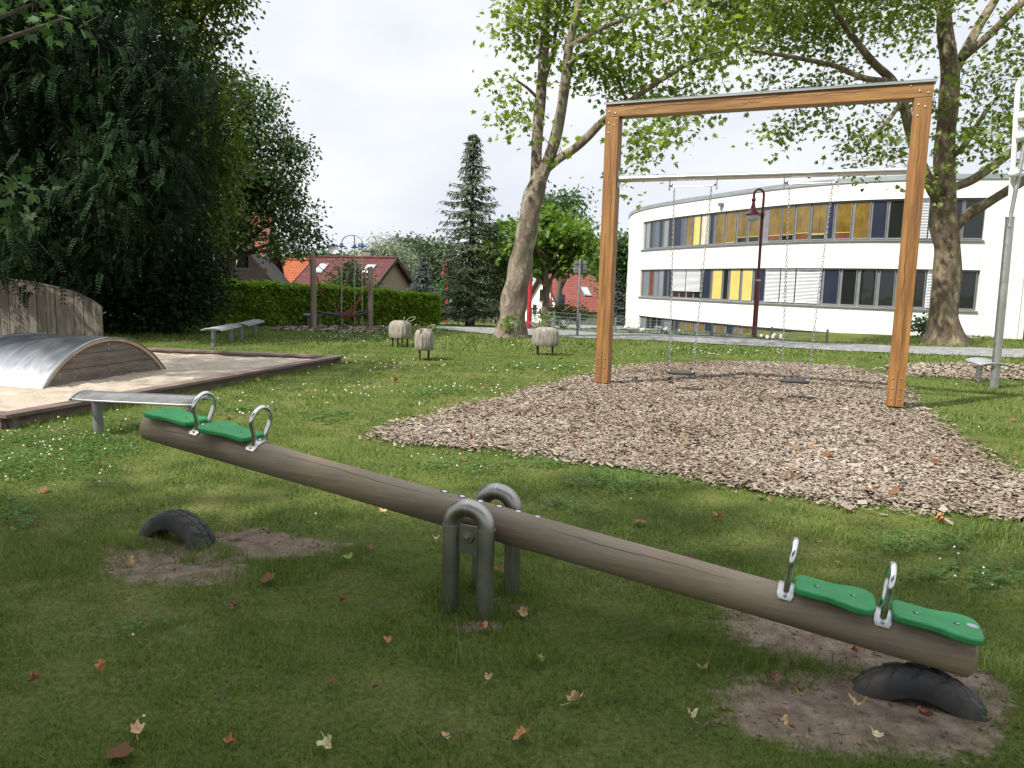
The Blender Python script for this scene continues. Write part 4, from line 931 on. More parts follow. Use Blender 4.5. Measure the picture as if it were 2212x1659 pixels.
b.add([(q[0], q[1], 7.15) for q in V]+[(q[0], q[1], 7.0) for q in V], [tuple(range(len(V))), tuple(range(2*len(V)-1, len(V)-1, -1))]); b.build('flat_roof', M['zinc'], sch, smooth=0)
b = W(sch)
for (s0, s1), z0 in ((LB, .9), (UB, 4.3)): strip(b, s0-.12, s1+.05, z0-.075, z0-.004, -.1, .09)
b.build('window_sill', M['alu'], sch, smooth=40)
for (s0, s1), z0, z1 in ((LB, .9, 2.86), (UB, 4.3, 6.3), (BB, -3, -.5)):
    b = W(sch); strip(b, s0, s1, z0, z1, -.28, -.16); b.build('frame_band', M['alu'], sch, smooth=40)
def window(x0, x1, z0, z1, kind, fill=None, drop=1.):
    zm = (z0+z1)/2; s0, s1 = s_of(x0, zm), s_of(x1, zm)
    if s1-s0 < .12: s1 = s0+.12
    f = .035; b = W(sch)
    if kind == 'blind':
        zb = z1-.06-(z1-z0-.1)*drop; k = int((z1-zb-.06)/.075); o_ = W(sch)
        strip(o_, s0+.02, s1-.02, z1-.10, z1-.012, -.13, -.03); hd_ = o_.build('window', M['alu'], sch, smooth=40)
        sl_ = W(sch)
        for i in range(k):
            z = z1-.11-i*.075; n_ = max(1, int((s1-s0)/.8)); V = []; F = []
            for j in range(n_+1):
                s = s0+.03+(s1-s0-.06)*j/n_; p = fpt(s); q = fnor(s)
                for o2, dz in ((-.10, .0), (-.045, -.042), (-.047, -.046), (-.102, -.004)): V.append((p[0]+q[0]*o2, p[1]+q[1]*o2, z+dz))
            for j in range(n_):
                for c in range(4): F.append((j*4+c, j*4+(c+1) % 4, (j+1)*4+(c+1) % 4, (j+1)*4+c))
            sl_.add(V, F)
        strip(sl_, s0+.03, s1-.03, zb, zb+.03, -.10, -.05); sl_.build('venetian_blind', M['slat'], hd_, smooth=0)
        if drop < 1:
            nn_ = 2
            for j in range(nn_):
                g_ = W(sch); a = s0+(s1-s0)*j/nn_+.08; e = s0+(s1-s0)*(j+1)/nn_-.08; strip(g_, a, e, z0+.08, zb-.02, -.16, -.13); g_.build('pane', M['glass'], hd_, smooth=40)
        return
    for (a, e, c, d) in ((s0, s0+f, z0, z1), (s1-f, s1, z0, z1), (s0+f, s1-f, z0, z0+f*1.6), (s0+f, s1-f, z1-f*1.6, z1)): strip(b, a, e, c, d, -.16, -.105)
    wn = b.build('window', M['alu'], sch, smooth=40)
    b = W(sch); strip(b, s0+f, s1-f, z0+f*1.6, z1-f*1.6, -.16, -.135); b.build('pane', M['glass' if kind == 'part' else kind], wn, smooth=40)
    if kind == 'part' or fill:
        b = W(sch); zb = z1-f*1.6-(z1-z0-.1)*drop; strip(b, s0+f, s1-f, zb, z1-f*1.6, -.136, -.128); b.build('blind', M[fill or 'amber'], wn, smooth=40)
        if drop < 1 and fill == 'amber':
            b = W(sch); strip(b, s0+f, s1-f, zb-.03, zb, -.136, -.122); b.build('blind_bar', M['yellow'], wn, smooth=40)
c1 = lambda a: 1350+a*.1953
c2 = lambda a: 1728+a*.2187
UZ = (4.34, 6.27)
for a, e, k in ((167, 212, 'paleglass'), (215, 262, 'paleglass'), (264, 302, 'glass'), (305, 360, 'blueglass'), (363, 408, 'glass'), (411, 465, 'paleglass'), (468, 522, 'glass'), (525, 612, 'navy'), (614, 656, 'blueglass')): window(c1(a), c1(e), *UZ, k)
for a, e, k, f_, d in ((660, 736, 'glass', 'amber', 1), (742, 818, 'glass', 'yellow', 1), (826, 916, 'glass', 'creampane', 1), (924, 968, 'navy', None, 1), (984, 1088, 'glass', 'amber', 1), (1106, 1212, 'glass', 'amber', .97), (1232, 1338, 'glass', 'amber', .83), (1358, 1474, 'glass', 'amber', .83), (1574, 1712, 'redpane', 'amber', .83), (1724, 1858, 'glass', 'amber', .83), (1878, 2030, 'redpane', 'amber', .80), (2054, 2212, 'glass', 'amber', .83)): window(c1(a), c1(e), *UZ, k, f_, d)
for a, e, k, f_, d in ((105, 248, 'glass', 'amber', .86), (264, 326, 'navy', None, 1), (345, 502, 'redpane', 'amber', .82), (528, 690, 'glass', 'amber', 1), (704, 856, 'navy', None, 1), (874, 1075, 'glass', None, 1)): window(c2(a), c2(e), *UZ, k, f_, d)
window(c2(1085), c2(1275), *UZ, 'blind'); window(c2(1280), c2(1470), *UZ, 'blind'); window(c2(1480), c2(1606), *UZ, 'navy'); window(c2(1622), c2(1830), *UZ, 'glass')
d1 = lambda a: 1350+a*.1465
d2 = lambda a: 1620+a*.1709
LZ = (.94, 2.83)
for a, e, k, f_ in ((190, 236, 'glass', 'redpane'), (244, 332, 'paleglass', None), (336, 396, 'glass', 'redpane'), (402, 466, 'paleglass', None), (470, 542, 'paleglass', None), (546, 612, 'navy', None), (616, 680, 'navy', None), (1108, 1242, 'navy', None), (1262, 1408, 'glass', 'yellow'), (1424, 1498, 'glass', None), (1522, 1672, 'glass', 'yellow'), (1698, 1856, 'glass', 'yellow'), (1878, 2044, 'navy', None)): window(d1(a), d1(e), *LZ, k, f_)
window(d1(684), d1(880), *LZ, 'blind', drop=.76); window(d1(884), d1(1098), *LZ, 'blind', drop=.76)
for a, e in ((176, 366), (370, 560), (566, 892)): window(d2(a), d2(e), *LZ, 'blind')
window(d2(912), d2(1112), *LZ, 'navy')
for a, e in ((1142, 1334), (1374, 1584), (1624, 1824)): window(d2(a), d2(e), *LZ, 'glass')
window(1968, 1998, *LZ, 'glass'); window(2000, 2034, *LZ, 'blind'); window(2062, 2109, *LZ, 'glass')
BZ = (-2.4, -.53)
for a, e, k, f_ in ((168, 205, 'creampane', None), (208, 284, 'paleglass', None), (288, 348, 'glass', None), (352, 436, 'glass', None), (440, 536, 'glass', None), (540, 640, 'paleglass', None), (645, 695, 'glass', None), (700, 772, 'navy', None), (786, 852, 'glass', 'amber'), (882, 978, 'glass', 'amber'), (1040, 1122, 'glass', 'amber'), (1142, 1262, 'navy', None), (1306, 1424, 'glass', 'amber'), (1458, 1562, 'navy', None), (1594, 1644, 'glass', 'amber'), (1698, 1822, 'glass', 'amber'), (1960, 2130, 'glass', 'amber')): window(d1(a), d1(e), *BZ, k, f_)
for a, e, k, f_ in ((408, 492, 'navy', None), (538, 610, 'glass', 'yellow'), (664, 792, 'glass', 'amber'), (848, 902, 'navy', None), (978, 1118, 'glass', 'amber'), (1176, 1234, 'glass', 'yellow'), (1276, 1400, 'glass', None), (1405, 1500, 'navy', None)): window(d2(a), d2(e), *BZ, k, f_)
for sj in (s_of(2135, 3.5), s_of(1840, 3.6)):
    b = W(sch)
    for z0_, z1_ in ((-.48, .8), (2.9, 4.2), (6.34, 7.16)): strip(b, sj-.006, sj+.006, z0_, z1_, -.01, .0025)
    b.build('render_joint', M['zinc'], sch, smooth=0)
p = fpt(s_of(1560, 6.6)); q = fnor(s_of(1560, 6.6)); b = W(sch); b.box((p[0]+q[0]*.12, p[1]+q[1]*.12, 6.72), (.3, .3, .18)); b.build('wall_lamp', M['grey_paint'], sch, smooth=0, bevel=.02)
# glazed entrance hall at its right end
en = thing('glazed_entrance', 'dark glazed entrance hall at the right end of the white building', 'entrance', (29.7, 40.6, -1.))
b = W(en); b.box((29.8, 40.75, 2.6), (10, .2, 8.0)); b.build('glass_wall', M['glass'], en, smooth=0)
b = W(en)
for x in np.arange(24.9, 34.9, 1.45): b.box((x, 40.6, 2.7), (.09, .12, 7.4))
for z, h_ in ((-.75, .7), (3.2, .5), (.9, .07), (5.2, .4), (6.2, .08)): b.box((29.8, 40.57, z), (9.9, .14, h_))
b.build('frame', M['alu'], en, smooth=0)
b = W(en); b.box((29.8, 40.2, -.75), (9.8, .5, .12)); b.build('threshold', M['alu'], en, smooth=0)

# ------------------------------------------------------------------ houses
def tiles(name, a, c):
    m, n, l, b = base(name); b.inputs['Roughness'].default_value = .75; b.inputs['Specular IOR Level'].default_value = .12
    tc = n.new('ShaderNodeTexCoord'); sp = n.new('ShaderNodeSeparateXYZ'); l.new(tc.outputs['Object'], sp.inputs[0])
    def saw_(sock, k):
        mu = n.new('ShaderNodeMath'); mu.operation = 'MULTIPLY'; mu.inputs[1].default_value = k; l.new(sock, mu.inputs[0]); f = n.new('ShaderNodeMath'); f.operation = 'FRACT'; l.new(mu.outputs[0], f.inputs[0]); return f
    f1, f2 = saw_(sp.outputs[2], 4.2), saw_(sp.outputs[0], 3.2)
    r1 = ramp(n, [(0, (.30, .3, .3)), (.16, (.9, .9, .9)), (1, (1.1, 1.1, 1.1))]); l.new(f1.outputs[0], r1.inputs[0]); r2 = ramp(n, [(0, (.65, .65, .65)), (.2, (1, 1, 1))]); l.new(f2.outputs[0], r2.inputs[0])
    t = noise(n, l, 2.5, 4); r = ramp(n, [(.3, a), (.7, c)]); l.new(t.outputs['Fac'], r.inputs[0])
    m1 = n.new('ShaderNodeMixRGB'); m1.blend_type = 'MULTIPLY'; m1.inputs[0].default_value = 1; l.new(r.outputs[0], m1.inputs[1]); l.new(r1.outputs[0], m1.inputs[2])
    m2 = n.new('ShaderNodeMixRGB'); m2.blend_type = 'MULTIPLY'; m2.inputs[0].default_value = 1; l.new(m1.outputs[0], m2.inputs[1]); l.new(r2.outputs[0], m2.inputs[2]); l.new(m2.outputs[0], b.inputs['Base Color'])
    return m
def house(label, c, rz, L, Wd, ze, zr, mw, mr, mf, over=.35, sky_=(), chim=(), wins=(), name='house', gw=None):
    """ridge along local x; c is the ground point under its middle; heights are above c"""
    t = thing(name, label, 'house', c, rz)
    b = MB(); V = [(-L/2, -Wd/2, 0), (L/2, -Wd/2, 0), (L/2, Wd/2, 0), (-L/2, Wd/2, 0), (-L/2, -Wd/2, ze), (L/2, -Wd/2, ze), (L/2, Wd/2, ze), (-L/2, Wd/2, ze), (-L/2, 0, zr-.12), (L/2, 0, zr-.12)]
    b.add(V, [(0, 1, 5, 4), (2, 3, 7, 6), (1, 2, 6, 9, 5), (3, 0, 4, 8, 7)]); b.build('wall', mw, t, smooth=0)
    sl = (zr-ze)/(Wd/2); ey = Wd/2+over; ez = zr-sl*ey; ex = L/2+over; b = MB()
    for s_ in (-1, 1):
        b.add([(-ex, 0, zr), (ex, 0, zr), (ex, s_*ey, ez), (-ex, s_*ey, ez), (-ex, 0, zr-.14), (ex, 0, zr-.14), (ex, s_*ey, ez-.14), (-ex, s_*ey, ez-.14)], [(0, 1, 2, 3), (7, 6, 5, 4), (0, 3, 7, 4), (1, 5, 6, 2), (3, 2, 6, 7)])
    b.tube([(-ex, 0, zr+.03), (ex, 0, zr+.03)], .10, 8); rf = b.build('roof', mr, t, smooth=0)
    b = MB()
    for s_ in (-1, 1):
        for x in (-ex-.02, ex+.02):
            a = math.atan2(zr-ez, ey); b.box((x, s_*ey/2, (zr+ez)/2-.1), (.06, math.hypot(ey, zr-ez), .26), rotm(-s_*a))
        b.tube([(-ex, s_*(ey+.06), ez-.06), (ex, s_*(ey+.06), ez-.06)], .065, 8)
    b.build('fascia', mf, rf, smooth=0)
    for x, f in sky_:
        y = -Wd/2*(1-f); z = zr+sl*y; a = math.atan2(sl, 1); b = MB(); b.box((x, y, z+.05), (.85, 1.25, .12), rotm(a)); w_ = b.build('skylight', M['alu'], rf, smooth=0)
        b = MB(); b.box((x, y, z+.075), (.66, 1.05, .12), rotm(a)); b.build('pane', M['skyglass'], w_, smooth=0)
    for x, y, h_, m_ in chim:
        b = MB(); b.box((x, y, zr+h_/2-.5), (.7, .6, h_+1)); ch = b.build('chimney', m_, rf, smooth=0); b = MB(); b.box((x, y, zr+h_+.06), (.85, .75, .1)); b.build('chimney_cap', M['alu'], ch, smooth=0)
    for side, x, z, w_, h_ in wins:
        b = MB(); P3 = {'f': lambda d: (x, -Wd/2-d, z), 'r': lambda d: (L/2+d, x, z), 'l': lambda d: (-L/2-d, x, z)}[side]
        dim = (w_, .08, h_) if side == 'f' else (.08, w_, h_); b.box(P3(.03), dim); wf = b.build('window', M['white'] if gw is None else gw, t, smooth=0)
        dim = (w_-.14, .06, h_-.14) if side == 'f' else (.06, w_-.14, h_-.14); b = MB(); b.box(P3(.06), dim); b.build('pane', M['glass'], wf, smooth=0)
    return t, rf
M['skyglass'] = glassmat('skylight_glass', (.35, .37, .4), .05, 1.)
mroof_m = tiles('maroon_tiles', (.066, .024, .023), (.105, .04, .037)); mroof_o = tiles('orange_tiles', (.27, .075, .03), (.36, .11, .05)); mroof_r = tiles('red_tiles', (.18, .055, .045), (.25, .085, .068))
mbrown = pmat('dark_brown_timber', (.02, .013, .010), (.035, .023, .018), 3, .8, stretch=(1, 1, 12)); mpeb = pmat('beige_roughcast', (.22, .18, .13), (.30, .25, .19), 10, .95); mwhite = pmat('white_house_render', (.72, .72, .71), (.78, .78, .77), 2, .9)
mchim = pmat('grey_brick', (.13, .12, .10), (.2, .19, .165), 6, .9); mchr = pmat('red_brick', (.25, .10, .07), (.33, .15, .11), 6, .9)
g0 = lambda u, D: (float(at(u, 600, D)[0]), D, float(tz(float(at(u, 600, D)[0]), D)))
c = g0(768, 62); z0 = c[2]
h3, rf3 = house('house with a steep maroon tiled roof, two skylights and beige gable behind the hedge', c, R(-23), 6.9, 7.2, .65-z0, 3.28-z0, mpeb, mroof_m, mbrown, .4, ((-2.3, .62), (2.15, .62)), ((.9, .5, .55, mchim),), (('r', -.4, 1.6, .8, 1.2),), 'maroon_roof_house')
b = MB(); b.M = Matrix.Translation((-2.2, .2, 3.28-z0)); b.tube([(0, 0, -.3), (0, 0, .55)], .03, 6); b.M = Matrix.Translation((-2.2, .1, 3.9-z0)) @ Matrix.Rotation(R(75), 4, 'X') @ Matrix.Rotation(R(25), 4, 'Y'); b.lathe([(.02, -.02), (.25, .02), (.42, .10), (.43, .11), (.25, .04), (.02, .0)], 20); b.build('satellite_dish', M['grey_paint'], rf3)
b = MB(); b.box((-3.0, -3.75, .25-z0), (1.9, 1.2, 1.3)); dm = b.build('dormer', mwhite, h3, smooth=0); b = MB(); b.box((-3.0, -3.85, .95-z0), (2.2, 1.6, .1)); b.build('dormer_roof', mbrown, dm, smooth=0)
c = g0(662, 74); z0 = c[2]
house('white house with a bright orange roof left of the maroon roof', c, R(33), 7.2, 7.6, .55-z0, 3.2-z0, mwhite, mroof_o, mbrown, .3, ((.3, .7),), ((.4, .6, .5, mchr),), (('l', .8, 1.6, 1.2, 1.5), ('l', -1.6, 1.2, .9, 1.2)), 'orange_roof_house')
c = g0(1226, 76); z0 = c[2]
house('white gabled house with a red tiled roof left of the timber swing post', c, R(27), 5.2, 7.4, -.55-z0, 2.75-z0, mwhite, mroof_r, mbrown, .35, ((.9, .45),), (), (('l', .3, .9-z0-.4, .9, 1.3), ('l', 1.6, -1.2-z0+.3, .9, 1.1), ('f', -1., -1.6-z0+.5, 1.2, 1.)), 'red_roof_house')
c = g0(508, 44); z0 = c[2]
h1, rf1 = house('dark timber house half hidden by trees behind the hedge', c, R(8), 3.4, 7, 1.9-z0, 5.0-z0, mbrown, mroof_r, mbrown, .4, (), (), (), 'timber_house')
b = MB(); gy_ = -5.2
b.add([(-1.5, gy_, 0), (2.7, gy_, 0), (2.7, -2, 0), (-1.5, -2, 0), (-1.5, gy_, 1.5-z0), (2.7, gy_, 1.5-z0), (2.7, -2, 1.5-z0), (-1.5, -2, 1.5-z0), (.6, gy_, 4.1-z0), (.6, -1, 4.1-z0)], [(0, 1, 5, 8, 4), (1, 2, 6, 5), (3, 0, 4, 7)]); gb = b.build('front_gable', mbrown, h1, smooth=0)
b = MB()
for s_ in (-1, 1):
    x1_ = .6+s_*2.6; b.add([(.6, gy_-.5, 4.3-z0), (.6, -.5, 4.3-z0), (x1_, -.5, 1.15-z0), (x1_, gy_-.5, 1.15-z0), (.6, gy_-.5, 4.1-z0), (.6, -.5, 4.1-z0), (x1_, -.5, .95-z0), (x1_, gy_-.5, .95-z0)], [(0, 1, 2, 3), (7, 6, 5, 4), (0, 3, 7, 4), (3, 2, 6, 7)])
b.build('gable_roof', mbrown, gb, smooth=0)
for x in (-.25, .25, .85, 1.35):
    b = MB(); b.box((x, gy_-.03, 2.75-z0), (.5, .08, 1.5)); w_ = b.build('window', mbrown, h1, smooth=0); b = MB(); b.box((x, gy_-.06, 2.75-z0), (.38, .06, 1.38)); b.build('pane', M['glass'], w_, smooth=0)
    b = MB(); b.add([(x-.17, gy_-.095, 3.4-z0), (x+.02, gy_-.095, 3.4-z0), (x-.10, gy_-.095, 2.4-z0), (x-.17, gy_-.095, 2.1-z0)], [(0, 1, 2, 3)]); b.build('curtain', M['white'], w_, smooth=0)
b = MB()
for z in np.arange(.9, 1.95, .2): b.box((.6, gy_-.9, z-z0), (4.4, .05, .17))
b.box((.6, gy_-.45, .8-z0), (4.4, .95, .1)); b.build('balcony', mbrown, h1, smooth=0)

# ------------------------------------------------------------------ trees
def ell(c, r, n_, shell=.45):
    d = rdir(n_); q = rng.random(n_)**(shell); return np.asarray(c)+d*q[:, None]*np.asarray(r)
def blobs_px(lst, Y, dy=1.6, vs_=1.):
    o = []
    for (x, y, r) in lst:
        Yk = Y+random.uniform(-dy, dy); p = at(x, y, Yk); q = r/FOC*Yk; o.append((p, (q, max(q, .8)*1.1, q*vs_)))
    return o
def limb_px(lst, Y, drift=0.):
    P = []; Rr = []; n_ = len(lst)
    for i, (x, y, r) in enumerate(lst):
        Yk = Y+drift*i/(n_-1); P.append(at(x, y, Yk)); Rr.append(r/FOC*Yk)
    P = np.array(P); k = max(3, 5*n_); D = np.r_[0, np.cumsum(np.linalg.norm(np.diff(P, axis=0), axis=1))]; t = np.linspace(0, D[-1], k)
    Pq = np.stack([np.interp(t, D, P[:, i]) for i in range(3)], -1); Rq = np.interp(t, D, Rr)
    for _ in range(2): Pq[1:-1] = (Pq[:-2]+2*Pq[1:-1]+Pq[2:])/4
    return Pq, Rq
def tree(name, label, cat, basep, limbs, blobs, leafm, barkm, nclump, per, size, shape=RHOMB, spread=.35, droop=.4, flat=.6, shell=.45, up_=.7, twigr=.008, group=None, nseg=10, twist=True):
    t = thing(name, label, cat, basep, 0, group); b = W(t); nodes = []
    for j, (P, Rr) in enumerate(limbs):
        ph = random.uniform(0, 6); nn = 26 if Rr.max() > .25 else nseg
        b.tube(P, list(Rr), nn, wob=lambda i, a: 1+.07*math.sin(3*a+i*.21+ph)+.05*math.sin(5*a-i*.37+ph)+.05*math.sin(i*.55+ph)*math.cos(2*a))
        for p in (P[len(P)//3:] if j == 0 else P[2:]): nodes.append(p)
    nodes = np.array(nodes)
    w_ = np.array([np.prod(r)**(.75) for _, r in blobs]); w_ /= w_.sum(); cnt = rng.multinomial(nclump, w_)
    C = np.vstack([ell(c, r, k, shell) for (c, r), k in zip(blobs, cnt) if k]); C = C[C[:, 2] > .25]
    if twist:
        d0 = np.min(np.linalg.norm(C[:, None]-nodes[None, ::2], axis=2), axis=1); C = C[np.argsort(d0)]; buf = np.empty((len(nodes)+4*len(C), 3)); k = len(nodes); buf[:k] = nodes
        for c in C:
            q = buf[np.argmin(((buf[:k]-c)**2).sum(1))]; d = np.linalg.norm(c-q)
            if d < .05: continue
            mid = (q*2+c)/3+np.array([0, 0, .12*d])+rng.normal(0, .06*d, 3); m2 = (q+2*c)/3+np.array([0, 0, .10*d])+rng.normal(0, .05*d, 3)
            r0 = twigr*(1+min(d, 3)*.9); b.tube([q, mid, m2, c], [r0, r0*.8, r0*.6, r0*.35], 5, cap=False)
            for p_ in (mid, m2, c): buf[k] = p_; k += 1
    b.build('trunk', barkm, t, smooth=50)
    n_ = len(C)*per; cc = np.repeat(C, per, 0); tilt = np.repeat(rdir(len(C))*[1, 1, .5], per, 0)
    off = rng.normal(size=(n_, 3))*spread*np.array([1, 1, flat]); off += tilt*rng.normal(size=(n_, 1))*spread*.8
    P = cc+off; D = off/np.maximum(np.linalg.norm(off, axis=1), 1e-3)[:, None]*.8+rng.normal(0, .45, (n_, 3)); D[:, 2] -= droop
    N = rng.normal(0, .55, (n_, 3))+np.array([0, 0, up_]); sz = size*rng.uniform(.6, 1.25, n_)
    npmesh('crown', leaves_v(P, D, N, sz, shape), len(shape), leafm, t, org=t.location)
    return t
# the plane tree in the middle
PB = at(1100, 731, 23); PB[2] = float(tz(PB[0], 23)); Y1_ = 23
lim = [limb_px([(1100, 748, 46), (1101, 733, 41), (1103, 716, 33), (1106, 690, 29), (1112, 650, 27), (1120, 600, 25.5), (1128, 550, 23.5), (1137, 500, 21.5), (1148, 450, 21), (1157, 415, 21), (1164, 385, 18), (1168, 368, 14)], Y1_),
       limb_px([(1158, 405, 14), (1158, 340, 12), (1162, 280, 11), (1170, 200, 11), (1174, 120, 10.5), (1178, 60, 9), (1182, -60, 8), (1190, -200, 5)], Y1_, 1.),
       limb_px([(1164, 395, 15), (1185, 345, 13), (1200, 300, 12), (1212, 240, 11), (1222, 170, 10.5), (1228, 110, 9), (1240, 50, 7), (1262, -30, 6), (1280, -150, 4)], Y1_, -1.),
       limb_px([(1172, 372, 9), (1205, 345, 9), (1245, 320, 9), (1275, 290, 8.5), (1300, 262, 8), (1340, 235, 7), (1400, 190, 6), (1480, 140, 5), (1560, 110, 3)], Y1_, -1.5),
       limb_px([(1226, 140, 5), (1260, 115, 5), (1290, 125, 4), (1330, 160, 3.5), (1360, 230, 2.5)], Y1_-.8, 1), limb_px([(1230, 100, 5), (1300, 60, 4.5), (1400, 20, 4), (1500, -20, 3)], Y1_-.9, -2), limb_px([(1172, 190, 5), (1195, 110, 4), (1205, 30, 3)], Y1_+.6, 1), limb_px([(1170, 220, 4), (1140, 190, 3), (1110, 170, 2)], Y1_+.5, -.5)]
bl = [(1115, 30, 50), (1150, 105, 42), (1098, 195, 28), (1125, 235, 30), (1175, 20, 55), (1240, 30, 70), (1330, 40, 75), (1420, 40, 80), (1300, 125, 60), (1400, 130, 62), (1245, 150, 40), (1380, 215, 45), (1450, 215, 45), (1340, 185, 45), (1395, 285, 38), (1368, 345, 24), (1420, 315, 22), (1500, 100, 75), (1470, 290, 24), (1560, 50, 80), (1545, 190, 50), (1535, 310, 20), (1345, 395, 16), (1360, 425, 10), (1500, 255, 30), (1090, 100, 18), (1115, 270, 18), (1190, 320, 16), (1200, -120, 130), (1400, -130, 150), (1560, -100, 140)]
tree('plane_tree', 'big plane tree with thick leaning forked mottled trunk left of the swings', 'tree', tuple(PB), lim, blobs_px(bl, Y1_-.5, 2.2), M['leaf_plane'], M['bark_plane'], 600, 19, .155, PLANE, .34, .35, .6, .42, .75, .008)
tree('trunk_shoots', 'fresh green leaf shoots growing from the base of the plane trunk', 'shoot', tuple(at(1097, 700, 22.4)), [(np.array([at(1097, 712, 22.5), at(1096, 700, 22.35), at(1095, 690, 22.3)]), np.array([.012, .01, .006]))], blobs_px([(1096, 692, 11), (1100, 706, 10)], 22.35, .05), M['leaf_bright'], M['twig'], 14, 5, .13, PLANE, .08, .5, .9, .5, .4, .003)
# the plane tree at the right
Y2_ = 28.5; PB2 = at(2042, 735, Y2_); PB2[2] = float(tz(PB2[0], Y2_))
lim = [limb_px([(2043, 752, 50), (2043, 736, 43), (2042, 715, 34), (2040, 690, 29), (2040, 640, 27.5), (2044, 590, 27), (2046, 530, 25), (2038, 485, 26), (2040, 440, 23), (2042, 395, 21), (2040, 330, 19), (2046, 250, 19), (2052, 150, 18), (2042, 60, 14), (2035, -60, 12), (2030, -200, 7)], Y2_),
       limb_px([(2034, 440, 13), (2008, 398, 12), (1986, 345, 11), (1968, 290, 10), (1950, 220, 10), (1925, 170, 9), (1890, 140, 8), (1850, 90, 7), (1800, 20, 5)], Y2_, -2), limb_px([(1930, 175, 6), (1870, 172, 6), (1800, 140, 5), (1700, 120, 4), (1620, 110, 3)], Y2_-1.4, -1.5),
       limb_px([(2044, 515, 11), (2085, 465, 11), (2130, 440, 10), (2212, 390, 9), (2290, 340, 7)], Y2_, -1), limb_px([(2046, 410, 9), (2100, 390, 9), (2150, 355, 9), (2200, 315, 8), (2270, 260, 6)], Y2_, 1.5), limb_px([(2050, 345, 6), (2080, 318, 6), (2110, 270, 5), (2145, 220, 4)], Y2_, -1),
       limb_px([(2056, 165, 10), (2088, 105, 10), (2118, 50, 9), (2150, 0, 8), (2180, -80, 6)], Y2_, 1), limb_px([(2075, 130, 8), (2140, 72, 8), (2190, 22, 8), (2250, -30, 6)], Y2_, -1), limb_px([(1950, 215, 5), (1920, 260, 4.5), (1880, 300, 3.5)], Y2_-1.2, -1)]
bl = [(1640, 50, 80), (1720, 40, 80), (1800, 50, 75), (1880, 30, 75), (1650, 180, 42), (1600, 300, 22), (1685, 285, 24), (1750, 195, 48), (1700, 335, 18), (1830, 175, 52), (1880, 265, 42), (1845, 325, 32), (1925, 320, 34), (1990, 230, 34), (1960, 95, 52), (1790, 265, 28), (2090, 150, 34), (2150, 180, 50), (2190, 260, 52), (2110, 275, 42), (2060, 330, 26), (2150, 345, 28), (2205, 110, 40), (2010, 380, 16), (2000, 20, 50), (2060, 290, 28), (2200, 30, 30), (2140, 300, 40), (2062, 425, 12), (1715, 405, 9), (1870, 380, 14), (2180, 330, 30), (2270, 200, 90), (2050, -110, 130), (1850, -90, 130), (1680, -80, 110)]
tree('plane_tree', 'plane tree with brown trunk in front of the white building at the right', 'tree', tuple(PB2), lim, blobs_px(bl, Y2_-1, 2.6), M['leaf_plane2'], M['bark_plane2'], 780, 18, .16, PLANE, .36, .35, .6, .42, .75, .009)
# generic leafy tree
def leafy(name, label, basep, blobs, leafm, ncl, per, size, shape=RHOMB, tr=.25, spread=.45, group=None, barkm=None, nl=None, **kw):
    basep = np.asarray(basep, float); cz = np.mean([c for c, _ in blobs], axis=0); top = max(c[2]+r[2]*.5 for c, r in blobs); P = np.array([basep+(np.array([cz[0], cz[1], top])-basep)*t+np.array([.1*math.sin(t*5), .1*math.cos(t*4), 0])*t for t in np.linspace(0, 1, 9)]); P[0] -= [0, 0, .2]
    L = [(P, np.linspace(tr, tr*.2, 9))]
    for c, r in blobs[:nl or 12]:
        k = int(np.clip((c[2]-basep[2])/max(.1, top-basep[2])*8-2, 2, 7)); q = P[k]; L.append((np.array([q+(c-q)*t+np.array([0, 0, .15*math.sin(PI*t)]) for t in np.linspace(0, 1, 6)]), np.linspace(tr*.4, tr*.1, 6)))
    return tree(name, label, 'tree', tuple(basep), L, blobs, leafm, barkm or M['bark'], ncl, per, size, shape, spread, group=group, **kw)
def B3(*l_): return [(np.array(c, float), r if hasattr(r, '__len__') else (r, r, r)) for c, r in l_]
gl = 'trees at the left'
def fronds(P0, per, L, ls, droop):
    """feathery compound leaves: a drooping stalk with leaflets on both sides"""
    n_ = len(P0)*per; P = np.repeat(P0, per, 0)+rng.normal(0, .16, (len(P0)*per, 3)); out = np.repeat(rdir(len(P0))*[1, 1, .3], per, 0)
    D = out*.7+rdir(n_)*[.7, .7, .4]; D[:, 2] -= droop; D /= np.linalg.norm(D, axis=1)[:, None]; Ln = L*rng.uniform(.6, 1.2, n_)
    S = np.cross(D, [0, 0, 1.])+rng.normal(0, .25, (n_, 3)); S /= np.linalg.norm(S, axis=1)[:, None]; N = np.cross(S, D); o = []
    for t in np.linspace(.15, 1, 8):
        c = P+D*(Ln*t)[:, None]+np.array([0, 0, -1.])*(.35*Ln*t*t)[:, None]
        for s_ in (-1, 1): o.append(leaves_v(c, S*s_*.9+D*.45+np.array([0, 0, -.25]), N, ls*(1.15-.4*t)*rng.uniform(.8, 1.2, n_), RHOMB))
    return np.vstack(o)
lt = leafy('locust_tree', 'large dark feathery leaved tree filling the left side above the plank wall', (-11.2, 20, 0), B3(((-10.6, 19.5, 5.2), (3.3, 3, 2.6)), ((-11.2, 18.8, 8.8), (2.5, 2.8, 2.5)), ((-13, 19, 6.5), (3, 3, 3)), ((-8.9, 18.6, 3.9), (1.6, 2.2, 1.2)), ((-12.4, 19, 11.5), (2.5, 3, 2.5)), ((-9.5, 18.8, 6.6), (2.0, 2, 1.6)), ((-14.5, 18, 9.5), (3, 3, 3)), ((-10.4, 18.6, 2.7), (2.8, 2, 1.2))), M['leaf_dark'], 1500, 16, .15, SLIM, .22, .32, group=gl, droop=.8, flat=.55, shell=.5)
cr_ = [c for c in lt.children if c.name.startswith('crown')][0]
